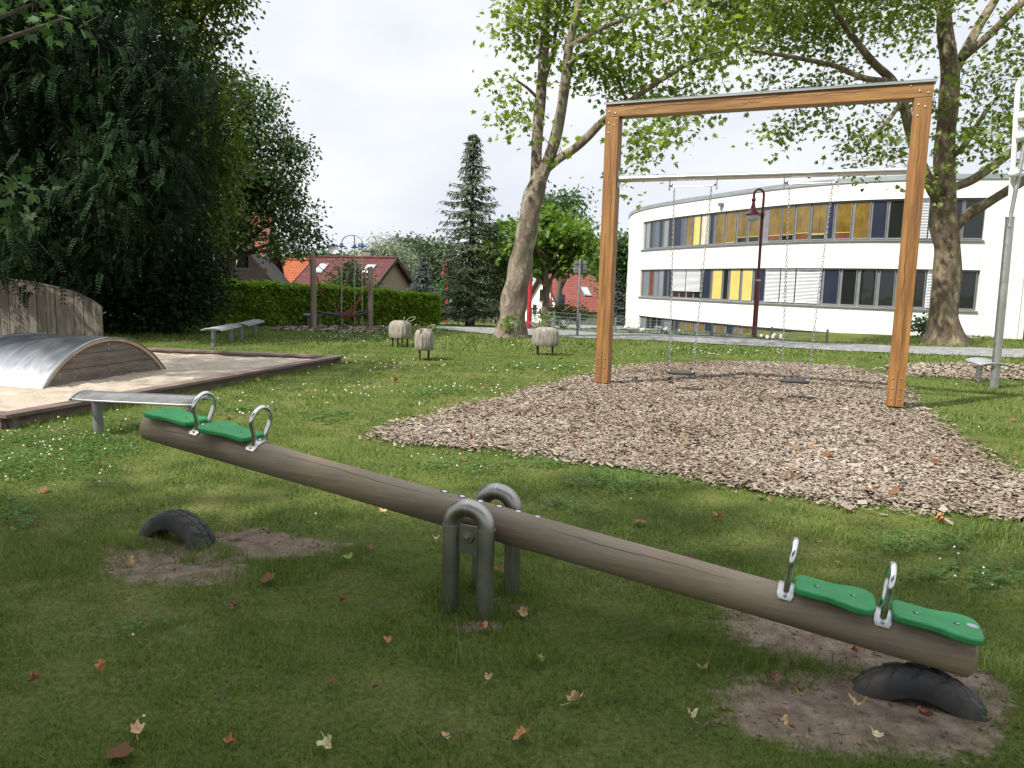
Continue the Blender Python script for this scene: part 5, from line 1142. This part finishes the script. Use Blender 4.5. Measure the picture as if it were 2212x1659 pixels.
cs = np.vstack([ell(c, r, k, .33) for (c, r), k in ((((-10.6, 19.2, 5.2), (3.4, 3, 2.6)), 420), (((-11.2, 18.8, 8.8), (2.6, 2.8, 2.6)), 360), (((-13, 18.6, 6.5), (3, 3, 3)), 340), (((-9.0, 18.4, 3.9), (1.5, 2.2, 1.3)), 240), (((-12.4, 18.8, 11.5), (2.6, 3, 2.5)), 260), (((-9.4, 18.6, 6.4), (2.1, 2, 1.6)), 240), (((-14.2, 17.8, 9.5), (3, 3, 3)), 260), (((-10.8, 18.4, 2.6), (2.6, 2, 1.2)), 260))])
V0 = np.empty(len(cr_.data.vertices)*3, np.float32); cr_.data.vertices.foreach_get('co', V0)
Vf = fronds(cs[cs[:, 2] > .9], 5, .42, .10, .75); org_ = tuple(lt.location); bpy.data.objects.remove(cr_); npmesh('crown', np.vstack([V0.reshape(-1, 3)+np.array(org_), Vf]), 4, M['leaf_dark'], lt, org=org_)
leafy('maple_tree', 'yellow green tree between the dark feathery tree and the oak', (-10.6, 25, 0), B3(((-10.1, 24.5, 6.6), (1.5, 1.8, 2.6)), ((-9.9, 24.3, 3.6), (1.2, 1.5, 1.4)), ((-10.6, 24.5, 9.8), (1.9, 2, 2.0)), ((-9.4, 24.2, 5.4), (.9, 1.2, 1.2)), ((-10.7, 24.8, 12.), (1.6, 1.8, 1.4)), ((-9.0, 24.3, 9.9), (.7, .9, .45)), ((-8.9, 24.3, 11.2), (.7, .9, .4))), M['leaf_yellowgreen'], 900, 26, .15, OVAL, .18, .28, group=gl, droop=.5, shell=.5)
leafy('oak_tree', 'spreading dark green oak behind the left end of the hedge', (-13.0, 34, -.2), B3(((-11.5, 33.5, 6.2), (2.4, 2.5, 2.5)), ((-9.9, 33.3, 4.2), (1.45, 1.6, 1.1)), ((-11.4, 33.2, 8.6), (1.5, 1.8, 1.5)), ((-9.5, 33.4, 7.0), (.9, 1, .6)), ((-10.6, 33, 5.3), (1.5, 1.5, 1.0)), ((-13.6, 33.4, 5.5), (2.4, 2.4, 2.4)), ((-9.0, 33.2, 3.3), (.9, 1.1, .7)), ((-11.9, 33, 3.4), (1.3, 1.2, .7)), ((-9.8, 33, 2.7), (.9, .9, .35)), ((-13.6, 33, 8.5), (2., 2, 2))), M['leaf_oak'], 1150, 28, .16, OVAL, .26, .27, group=gl, shell=.5)
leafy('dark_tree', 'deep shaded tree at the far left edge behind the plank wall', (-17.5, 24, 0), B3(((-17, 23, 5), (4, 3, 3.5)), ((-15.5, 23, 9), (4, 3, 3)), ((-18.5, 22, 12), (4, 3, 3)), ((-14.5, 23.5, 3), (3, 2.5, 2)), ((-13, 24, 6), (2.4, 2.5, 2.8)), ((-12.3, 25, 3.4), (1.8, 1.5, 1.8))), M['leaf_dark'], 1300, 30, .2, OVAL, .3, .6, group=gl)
leafy('overhanging_tree', 'tree at the left edge with broad lobed leaves hanging into the top corner', (-10.5, 8.5, 0), blobs_px([(80, 5, 50), (140, 40, 34), (110, -60, 80), (-15, 395, 26), (-90, 40, 80)], 11, .6)+B3(((-10.5, 9, 8.5), (2.4, 2.4, 2))), M['leaf_mid'], 170, 16, .15, PLANE, .2, .26, group=gl, droop=.7, shell=.5)
def shrub(label, basep, blobs, leafm, ncl, per, size, shape=OVAL, spread=.2, group=None, name='shrub'):
    basep = np.asarray(basep, float); L = []
    for c, r in blobs: L.append((np.array([basep+(c-basep)*t+np.array([0, 0, .1*math.sin(PI*t)]) for t in np.linspace(0, 1, 5)]), np.linspace(.02, .008, 5)))
    return tree(name, label, 'shrub', tuple(basep), L, blobs, leafm, M['bark'], ncl, per, size, shape, spread, group=group, twigr=.004, droop=.2)
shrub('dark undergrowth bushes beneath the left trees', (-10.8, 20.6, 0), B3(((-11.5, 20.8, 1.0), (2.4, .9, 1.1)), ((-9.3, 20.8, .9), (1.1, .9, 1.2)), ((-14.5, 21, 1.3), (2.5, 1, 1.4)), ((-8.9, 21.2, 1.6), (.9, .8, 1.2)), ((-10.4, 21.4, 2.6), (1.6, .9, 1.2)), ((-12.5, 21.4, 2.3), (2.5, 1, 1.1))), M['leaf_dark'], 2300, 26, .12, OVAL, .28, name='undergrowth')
# hedge
ha_, hb_ = np.array([-10.2, 24.2]), np.array([-3.0, 28.9]); hd_ = hb_-ha_; HLn = np.linalg.norm(hd_); hd_ /= HLn; hn_ = np.array([hd_[1], -hd_[0]])
hg = thing('hedge', 'clipped green hornbeam hedge running across behind the benches and net swing', 'hedge', (*((ha_+hb_)/2), 0))
n_ = 46000; tt_ = rng.random(n_); f = rng.random(n_); face = rng.random(n_)
offn = np.where(face < .5, .42, np.where(face < .8, rng.uniform(-.45, .45, n_), np.where(face < .9, -.42, rng.uniform(-.4, .4, n_))))+rng.normal(0, .045, n_)
zt_ = (1.36-.27*tt_)+.05*wav(tt_*30, tt_*13)
hz_ = np.where((face >= .5) & (face < .8), zt_+rng.normal(0, .05, n_), .12+(zt_-.12)*f**.85)
pxy = ha_+hd_*(tt_*HLn)[:, None]+hn_*(offn+.06*wav(tt_*60, hz_*5))[:, None]
P = np.stack([pxy[:, 0], pxy[:, 1], hz_+tz(pxy[:, 0], pxy[:, 1])], -1)
D = rng.normal(0, .5, (n_, 3))+np.array([hn_[0]*.5, hn_[1]*.5, -.1]); N = rng.normal(0, .5, (n_, 3))+np.array([hn_[0]*.5, hn_[1]*.5, .7])
npmesh('foliage', leaves_v(P, D, N, .10*rng.uniform(.6, 1.3, n_), OVAL), 6, M['leaf_hedge'], hg, org=hg.location)
b = W(hg)
for i in range(75):
    t = (i+random.uniform(-.3, .3))/74; p = ha_+hd_*t*HLn+hn_*random.uniform(-.15, .2); zz_ = float(tz(*p)); b.tube([(p[0], p[1], zz_-.05), (p[0]+random.uniform(-.04, .04), p[1], zz_+.4), (p[0]+random.uniform(-.1, .1), p[1], zz_+1.)], [.022, .018, .01], 6)
for i in range(300):
    t = random.random(); p = ha_+hd_*t*HLn; zz_ = float(tz(*p)); q = p+hn_*random.uniform(-.4, .4); b.tube([(p[0], p[1], zz_+random.uniform(.2, .8)), (q[0], q[1], zz_+random.uniform(.4, 1.15))], [.01, .004], 4)
b.build('stems', M['bark'], hg)
# spruces
def spruce(label, basep, ht, r0, leafm, zl=.7, nb=15, seed=1, group=None):
    rs = np.random.default_rng(seed); basep = np.asarray(basep, float); t = thing('spruce_tree', label, 'tree', tuple(basep), 0, group)
    b = W(t); b.tube([basep+np.array([0, 0, z]) for z in (-.1, ht*.2, ht*.6, ht*.97)], [ht*.022+.05, ht*.019+.03, ht*.01, .01], 14)
    Pp, Dd, Nn, Sz = [], [], [], []
    z = zl
    while z < ht*.985:
        f = 1-(z-zl)/(ht-zl); rl = r0*(.035+.965*f**.85)*rs.uniform(.85, 1.12); k = max(5, int(nb*(.45+.55*f)))
        a0 = rs.uniform(0, 6.28)
        for i in range(k):
            a = a0+2*PI*i/k+rs.normal(0, .2); L = rl*rs.uniform(.5, 1.2); m_ = max(4, int(L*11)); q = np.linspace(.12, 1, m_)
            dz = -.42*L*q+.32*L*q**2.2+rs.normal(0, .03); 
            pts = basep+np.stack([np.cos(a)*L*q, np.sin(a)*L*q, z+dz], -1); b.tube(pts[::max(1, m_//4)], [.012+.01*f]*len(pts[::max(1, m_//4)]), 4, cap=False)
            for p, qq in zip(pts, q):
                for _ in range(5):
                    w_ = L*.20*(1.1-qq*.7); s_ = rs.normal(0, w_); e = p+np.array([-np.sin(a)*s_, np.cos(a)*s_, -abs(s_)*.35+rs.normal(0, .03)])
                    Pp.append(e); Dd.append((np.cos(a)*.6-np.sin(a)*np.sign(s_)*.5, np.sin(a)*.6+np.cos(a)*np.sign(s_)*.5, -rs.uniform(.1, 1.1))); Nn.append((rs.normal(0, .4), rs.normal(0, .4), 1)); Sz.append(rs.uniform(.10, .24))
        z += max(.12, .34*(f**.5)*ht/7.6)*rs.uniform(.8, 1.2)
    b.build('trunk', M['bark'], t)
    npmesh('crown', leaves_v(np.array(Pp), np.array(Dd), np.array(Nn), np.array(Sz), SLIM), 4, leafm, t, org=t.location); return t
px_ = at(1015, 695, 31.5); spruce('tall narrow dark spruce left of the big plane tree', (px_[0], 31.5, float(tz(px_[0], 31.5))), 7.75, 2.15, M['needles'], .75, 11, 3)
px_ = at(912, 690, 52); spruce('bluish spruce behind the right end of the hedge', (px_[0], 52, float(tz(px_[0], 52))), 4.6, 1.5, M['leaf_blue'], .3, 14, 5)
px_ = at(1090, 640, 66); spruce('dark pointed spruce peeping between the tall spruce and plane trunk', (px_[0], 66, float(tz(px_[0], 66))), 7.2, 1.7, M['needles'], .3, 12, 8)
px_ = at(1345, 640, 62); spruce('bluish spruce in shade against the white building corner', (px_[0], 64, float(tz(px_[0], 62))), 4.8, 1.7, M['leaf_blue'], .1, 14, 9)
# background trees and bushes
def bg(name, label, U, D, bl_, leafm, ncl, per, size, shape=OVAL, tr=.2, spread=.5, dy=1.5, **kw):
    p = at(U, 690, D); return leafy(name, label, (p[0], D, float(tz(p[0], D))), blobs_px(bl_, D, dy), leafm, ncl, per, size, shape, tr, spread, group='trees beyond the lawn', **kw)
bg('willow_tree', 'pale silvery willow behind the maroon roofed house', 825, 85, [(800, 560, 30), (850, 560, 32), (830, 540, 26), (870, 580, 30), (815, 590, 30)], M['leaf_pale'], 420, 26, .34, SLIM, .3, .8, droop=1.)
bg('broad_tree', 'dark broad tree behind the right end of the maroon roof', 890, 95, [(880, 545, 26), (905, 565, 28), (870, 580, 26), (925, 590, 28), (890, 610, 30)], M['leaf_far'], 380, 24, .42, OVAL, .3, .9)
bg('broad_tree', 'grey green tree left of the tall spruce', 945, 90, [(930, 545, 24), (955, 560, 26), (970, 595, 26), (940, 600, 30), (965, 640, 26)], M['leaf_far'], 380, 24, .4, OVAL, .3, .9)
bg('broad_tree', 'fresh green tree directly behind the tall spruce', 985, 60, [(960, 640, 22), (975, 670, 22), (1000, 655, 22), (985, 620, 18)], M['leaf_mid'], 220, 24, .25, OVAL, .15, .5)
bg('broad_tree', 'green tree between the tall spruce and the plane trunk', 1075, 55, [(1070, 560, 26), (1085, 600, 28), (1062, 640, 26), (1090, 660, 26), (1060, 520, 16), (1078, 500, 16)], M['leaf_mid'], 330, 24, .25, OVAL, .2, .5)
bg('bright_maple', 'bright green tree with a grey trunk just right of the plane tree', 1180, 31, [(1125, 550, 30), (1172, 525, 34), (1215, 520, 34), (1168, 478, 24), (1250, 548, 24), (1205, 566, 22), (1090, 548, 20), (1140, 505, 22), (1112, 492, 14), (1072, 540, 10), (1240, 505, 24), (1205, 482, 20), (1270, 570, 14), (1150, 575, 20), (1275, 530, 10), (1062, 548, 7)], M['leaf_bright'], 460, 13, .2, PLANE, .2, .27, dy=1., barkm=M['bark_plane2'], shell=.6)
bg('airy_tree', 'airy tree with thin twigs behind the bright green tree', 1200, 44, [(1195, 440, 28), (1225, 455, 30), (1250, 490, 26), (1170, 455, 20), (1265, 520, 20), (1235, 430, 18), (1255, 550, 18)], M['leaf_mid'], 230, 14, .2, OVAL, .2, .4)
bg('corner_tree', 'dense dark tree between the timber post and the white building', 1345, 66, [(1345, 540, 24), (1355, 570, 26), (1335, 590, 24), (1350, 620, 28), (1360, 530, 14), (1330, 560, 22)], M['leaf_mid'], 420, 26, .32, OVAL, .3, .7)
bg('garden_tree', 'small feathery green tree in front of the maroon roof', 755, 33, [(752, 600, 22), (735, 625, 22), (770, 620, 24), (757, 575, 14), (745, 640, 24), (775, 640, 20)], M['leaf_mid'], 260, 20, .12, OVAL, .06, .26, dy=.5)
for k, (U, D, lab, m_, sp_) in enumerate(((700, 130, 'distant tree line seen left of the maroon roof', M['leaf_far'], [(620, 580, 22), (650, 570, 20), (690, 565, 18), (720, 570, 18), (760, 575, 20)]), (1300, 140, 'distant dark trees behind the red tiled roof', M['leaf_far'], [(1290, 600, 14), (1275, 608, 14), (1310, 612, 18), (1250, 620, 20)]))):
    bg('distant_tree', lab, U, D, sp_, m_, 300, 20, .6, OVAL, .3, 1.3)
def bsh(label, U, y, D, bl_, leafm, ncl, size, **kw):
    p = at(U, y, D); return shrub(label, (p[0], D, float(tz(p[0], D))), blobs_px(bl_, D, .25), leafm, ncl, 16, size, OVAL, .16, **kw)
bsh('olive bushes behind the mesh fence right of the plane tree', 1215, 705, 33, [(1180, 680, 20), (1215, 670, 22), (1240, 680, 20), (1265, 690, 18), (1200, 690, 22)], M['leaf_yellowgreen'], 170, .12)
bsh('pale flowering shrub close behind the mesh fence by the plane tree', 1180, 708, 29.5, [(1168, 700, 16), (1185, 695, 16), (1195, 704, 12)], M['leaf_bright'], 80, .10)
bsh('reddish leaved low shrub behind the mesh fence', 1220, 715, 28.6, [(1212, 707, 12), (1230, 706, 11)], leafmat('reddish_leaves', [(.10, .05, .03), (.16, .08, .04), (.22, .12, .06), (.2, .16, .06)], .3), 50, .09)
bsh('dark green shrubs beneath the tall spruce', 1045, 700, 50, [(1000, 680, 22), (1045, 672, 24), (1060, 690, 18), (1085, 690, 18), (960, 690, 18)], M['leaf_mid'], 220, .2)
bsh('young green shrub at the right end of the hedge', 945, 700, 31, [(925, 660, 18), (918, 680, 20), (938, 690, 10)], M['leaf_hedge'], 90, .1)
bsh('leafy bush against the wall left of the right plane tree', 1990, 735, 31, [(1990, 708, 16), (2000, 718, 18), (1980, 722, 14), (1992, 690, 8)], M['leaf_mid'], 110, .13)
rose = pmat('rose_petals', (.62, .58, .52), (.74, .72, .66), 10, .7)
for k, (U, yb, D, lab) in enumerate(((1440, 721, 27.8, 'low rose bed with white blooms left of the dark red lamp'), (1660, 738, 26.2, 'low rose bed with white blooms right of the dark red lamp'), (1362, 719, 28, 'low rose bed with white blooms by the corner of the building'))):
    D = float(np.interp(at(U, yb, D)[0], B_[:, 0], B_[:, 1]))+.12
    s_ = bsh(lab, U, yb, D, [(U-22, yb-5, 6), (U, yb-5, 6), (U+22, yb-4, 6)], M['leaf_mid'], 36, .07, group='rose beds along the path')
    for j in range(8):
        p = at(U+random.uniform(-28, 28), yb-random.uniform(6, 15), D-.05); b = W(s_); b.ball(p, random.uniform(.04, .065), 8, 5); b.build('bloom', rose, s_)
# trees that stand beside and behind the photographer and shade the foreground; the third is added to cut sky light
leafy('shade_tree', 'broad tree left of the camera whose crown shades the seesaw', (-8.2, -2.4, 0), B3(((-7.4, -2.4, 8.5), (3.2, 3.0, 2.2)), ((-9.6, -1.2, 9.3), (2.4, 2.2, 1.8)), ((-8.4, -4, 9), (3, 2.6, 2.3)), ((-5.8, -3.2, 7.6), (2.2, 2.2, 1.6)), ((-7.8, -2.2, 11.3), (2.6, 2.6, 1.6))), M['leaf_plane'], 900, 18, .25, PLANE, .3, .36, group='shade trees beside the camera')
leafy('shade_tree', 'broad tree behind the camera whose crown shades the lower right lawn', (-4.4, -5.6, 0), B3(((-3.6, -4.6, 9), (3.2, 2.8, 2.2)), ((-2.0, -3.6, 7.8), (2.2, 1.9, 1.5)), ((-5.5, -6, 10), (3, 3, 2.2)), ((-2.2, -5.2, 10.4), (2.6, 2.4, 1.8))), M['leaf_plane'], 900, 18, .25, PLANE, .3, .36, group='shade trees beside the camera')

leafy('shade_tree', 'broad tree behind and right of the camera with a low spreading crown', (2.6, -4.6, 0), B3(((2.4, -3.4, 7.2), (2.8, 2.4, 1.8)), ((.4, -3.2, 8.2), (2.4, 2.0, 1.7)), ((4.4, -4, 8), (2.6, 2.4, 2)), ((1.8, -4.4, 9.6), (2.8, 2.6, 1.8))), M['leaf_plane'], 620, 18, .25, PLANE, .3, .36, group='shade trees beside the camera')  # unseen crown added to block sky light from behind and darken the foreground

# ------------------------------------------------------------------ fallen leaves
LEAFC = {}
DRYL = [(0, 0), (.2, -.03), (.44, .06), (.40, .24), (.56, .42), (.46, .60), (.26, .64), (.17, .84), (0, 1.03), (-.17, .84), (-.26, .64), (-.48, .58), (-.55, .42), (-.40, .24), (-.44, .06), (-.2, -.03)]
def leafcol(k):
    if k not in LEAFC:
        c = {'orange': ((.30, .12, .04), (.42, .19, .07)), 'tan': ((.36, .22, .10), (.48, .33, .18)), 'brown': ((.12, .055, .03), (.2, .095, .05)), 'red': ((.17, .05, .03), (.25, .085, .045)), 'pale': ((.42, .38, .2), (.5, .46, .27)), 'green': ((.16, .22, .05), (.25, .3, .08))}[k]
        LEAFC[k] = pmat(k+'_dry_leaf', c[0], c[1], 25, .75)
    return LEAFC[k]
def fallen(x, y, size, rz, tx, ty, col_, label=None):
    size *= .8
    p = gr(x, y, .02); b = MB(); S = [(0, .45)]+DRYL; V = []; cu = random.uniform(.6, .95); cv_ = random.uniform(.7, 1.); cz_ = random.uniform(.8, 2.4); ck = random.uniform(.1, .9); cd_ = random.uniform(-.8, .8)
    for i, (u, v) in enumerate(S):
        v -= .45; V.append((u*size*cu+random.uniform(-.07, .07)*size, v*size*cv_+random.uniform(-.07, .07)*size, size*(cz_*u*u+ck*(v*v)*(1 if i % 2 else .4)+cd_*u*v+random.uniform(-.08, .08))))
    k = len(DRYL); F = [(0, 1+i, 1+(i+1) % k) for i in range(k)]
    b.add(V, F); b.tube([(0, -.45*size, 0), (.05*size, -.8*size, .05*size), (.1*size, -1.05*size, .12*size)], size*.018, 4)
    o = b.build('fallen_leaf', leafcol(col_), None, smooth=0, loc=(p[0], p[1], float(tz(p[0], p[1]))+.022+size*.1), rot=(tx, ty, rz)); so2 = o.modifiers.new('thickness', 'SOLIDIFY'); so2.thickness = .0012
    return tag(o, label, 'leaf', 'fallen leaves on the lawn')
for q in ((297, 1578, .075, .4, .2, .1, 'tan', 'broad tan fallen leaf lowest at the left of the photo'), (491, 1604, .06, 2.1, .7, -.3, 'orange', 'rust orange curled leaf in grass near the lower left edge'), (706, 1612, .075, 3.5, -.2, .4, 'pale', 'pale yellow star shaped leaf at the bottom edge left of centre'), (961, 1592, .05, .9, .5, .2, 'tan', 'small light orange leaf at the bottom centre'), (1124, 1592, .075, 1.9, -.5, .2, 'orange', 'crumpled orange brown leaf at the bottom centre, bigger than its neighbour'), (1245, 1516, .085, -1.2, .25, -.4, 'tan', 'tan leaf folded over in front of the bare soil right of centre'), (1491, 1551, .062, .2, .1, .2, 'pale', 'pale beige leaf at the grass edge of the right soil patch'), (1515, 1450, .062, 2.6, .6, .2, 'tan', 'long light brown leaf lying left of the right tyre on soil'), (1163, 1426, .06, 1.3, .8, 0, 'green', 'yellow green leaf standing up in grass right of the seesaw support'), (1056, 1466, .05, -.5, .3, .1, 'tan', 'little beige leaf below the seesaw support'), (808, 1490, .055, 2, -.2, .3, 'brown', 'flat brown leaf in grass lower left of the seesaw support'), (833, 1384, .055, .8, .4, .2, 'orange', 'orange leaf in grass left of the seesaw support'), (508, 1312, .07, -.8, .6, .1, 'brown', 'dark brown leaf in grass below the left soil patch'), (271, 1212, .085, 1.7, .9, .2, 'tan', 'upright tan leaf on the soil below the left tyre'), (220, 1441, .06, .3, .9, -.2, 'orange', 'bright orange leaf standing in grass at the lower left'), (74, 1473, .06, 2.4, -.1, .3, 'red', 'dark red leaf near the left edge of the lawn'), (1040, 1357, .06, 1, .1, .3, 'orange', 'orange leaf lying on soil just below the seesaw support'), (1131, 1327, .075, .2, .4, -.3, 'tan', 'light orange leaf right of the foot of the seesaw support'), (742, 1297, .055, -1.3, .4, .2, 'red', 'reddish brown leaf in grass left of the support hoop'), (750, 1206, .095, .5, .1, -.1, 'green', 'large pale green leaf at the right end of the left soil strip'), (796, 1183, .065, 1.1, .4, 0, 'brown', 'brown leaf above the large pale green leaf'), (1548, 1120, .08, 2.3, .5, .2, 'orange', 'orange brown leaf behind the right half of the log'), (1664, 1472, .07, .6, .3, .5, 'brown', 'crumpled brown leaf upper left of the right tyre'), (1730, 1507, .06, 2.7, .3, .1, 'orange', 'thin orange leaf on soil in front of the right tyre'), (1854, 1528, .085, 2.4, .2, .2, 'tan', 'large tan leaf on soil right in front of the right tyre'), (1688, 1566, .06, .5, .1, 0, 'tan', 'yellowish leaf on the lower edge of the right soil patch'), (1892, 1592, .062, -.4, .1, .2, 'pale', 'pale leaf at the bottom right below the soil patch'), (1993, 1541, .075, 1.9, .6, .2, 'red', 'reddish leaf upright on soil below the right tyre'), (1841, 1410, .06, 1, .3, .4, 'orange', 'small orange leaf on soil beneath the log'), (1726, 1361, .06, 2.2, .3, .2, 'brown', 'brown leaf on soil under the log by the first right handle'), (2107, 1369, .075, .2, .5, .5, 'red', 'red brown leaf in grass beside the last green seat'), (825, 1105, .095, .7, .2, .2, 'tan', 'light brown leaf beyond the log left of the support'), (854, 824, .12, 1.5, .3, .1, 'orange', 'orange leaf on the sunlit lawn right of the sandpit corner'), (1025, 965, .1, 2.2, .2, .2, 'orange', 'orange leaf at the near left edge of the bark bed'), (938, 1165, .07, .4, .2, .3, 'tan', 'tan leaf in grass behind the log left of the rear support'), (1430, 1010, .10, 1.9, .1, .3, 'orange', 'orange leaf on the near edge of the bark bed behind the log'), (2025, 1125, .11, 1.1, .3, .1, 'orange', 'orange leaf at the far right grass edge below the bark bed')): fallen(*q)
lv = []
x, y = scatter(lambda x, y: np.full_like(x, .5), 2.2, 20, 1.5); k = len(x)
P = np.stack([x, y, tz(x, y)+.035], -1); a = rng.uniform(0, 2*PI, k); D = np.stack([np.cos(a), np.sin(a), rng.normal(0, .3, k)], -1); N = rng.normal(0, .4, (k, 3))+[0, 0, 1]
o = npmesh('fallen_leaves', leaves_v(P, D, N, rng.uniform(.025, .085, k), DRYL), 16, leafmat('dry_leaves', [(.07, .035, .02), (.13, .062, .032), (.2, .11, .05), (.33, .24, .13)], .12, .75)); tag(o, kind='stuff')
k = 260; x = rng.uniform(-1.5, 7, k); y = rng.uniform(5.4, 15, k); m_ = inside(CHIP, x, y); x, y = x[m_], y[m_]; k = len(x)
P = np.stack([x, y, tz(x, y)+.07], -1); a = rng.uniform(0, 2*PI, k); D = np.stack([np.cos(a), np.sin(a), rng.normal(0, .3, k)], -1); N = rng.normal(0, .4, (k, 3))+[0, 0, 1]
o = npmesh('fallen_leaves', leaves_v(P, D, N, rng.uniform(.03, .09, k), DRYL), 16, bpy.data.materials['dry_leaves']); tag(o, kind='stuff')
b = MB()
for i in range(70):
    y = random.uniform(2.3, 6); x = random.uniform(-.6, .6)*y; a = random.uniform(0, 6.28); L = random.uniform(.04, .16); z = float(tz(x, y))+.025
    b.tube([(x, y, z), (x+math.cos(a)*L*.5, y+math.sin(a)*L*.5, z+random.uniform(0, .015)), (x+math.cos(a+.3)*L, y+math.sin(a+.3)*L, z)], [.0022, .002, .001], 4)
tag(b.build('fallen_twigs', M['twig']), kind='stuff')

def bits(name, ylo, yhi, dens, m, s0, s1, shape):
    x, y = scatter(lambda x, y: np.clip(dirt(x, y)*1.1, 0, 1), ylo, yhi, dens); k = len(x); a = rng.uniform(0, 2*PI, k)
    P = np.stack([x, y, tz(x, y)+.004], -1); D = np.stack([np.cos(a), np.sin(a), rng.normal(.15, .3, k)], -1); N = rng.normal(0, .5, (k, 3))+[0, 0, 1]
    return tag(npmesh(name, leaves_v(P, D, N, s0+(s1-s0)*rng.random(k)**3, shape), len(shape), m), kind='stuff')
bits('soil_crumbs', 2, 6, 900, leafmat('soil_crumbs', [(.05, .032, .02), (.12, .085, .06), (.2, .15, .11), (.33, .27, .2)], 0, .9), .006, .035, RHOMB)
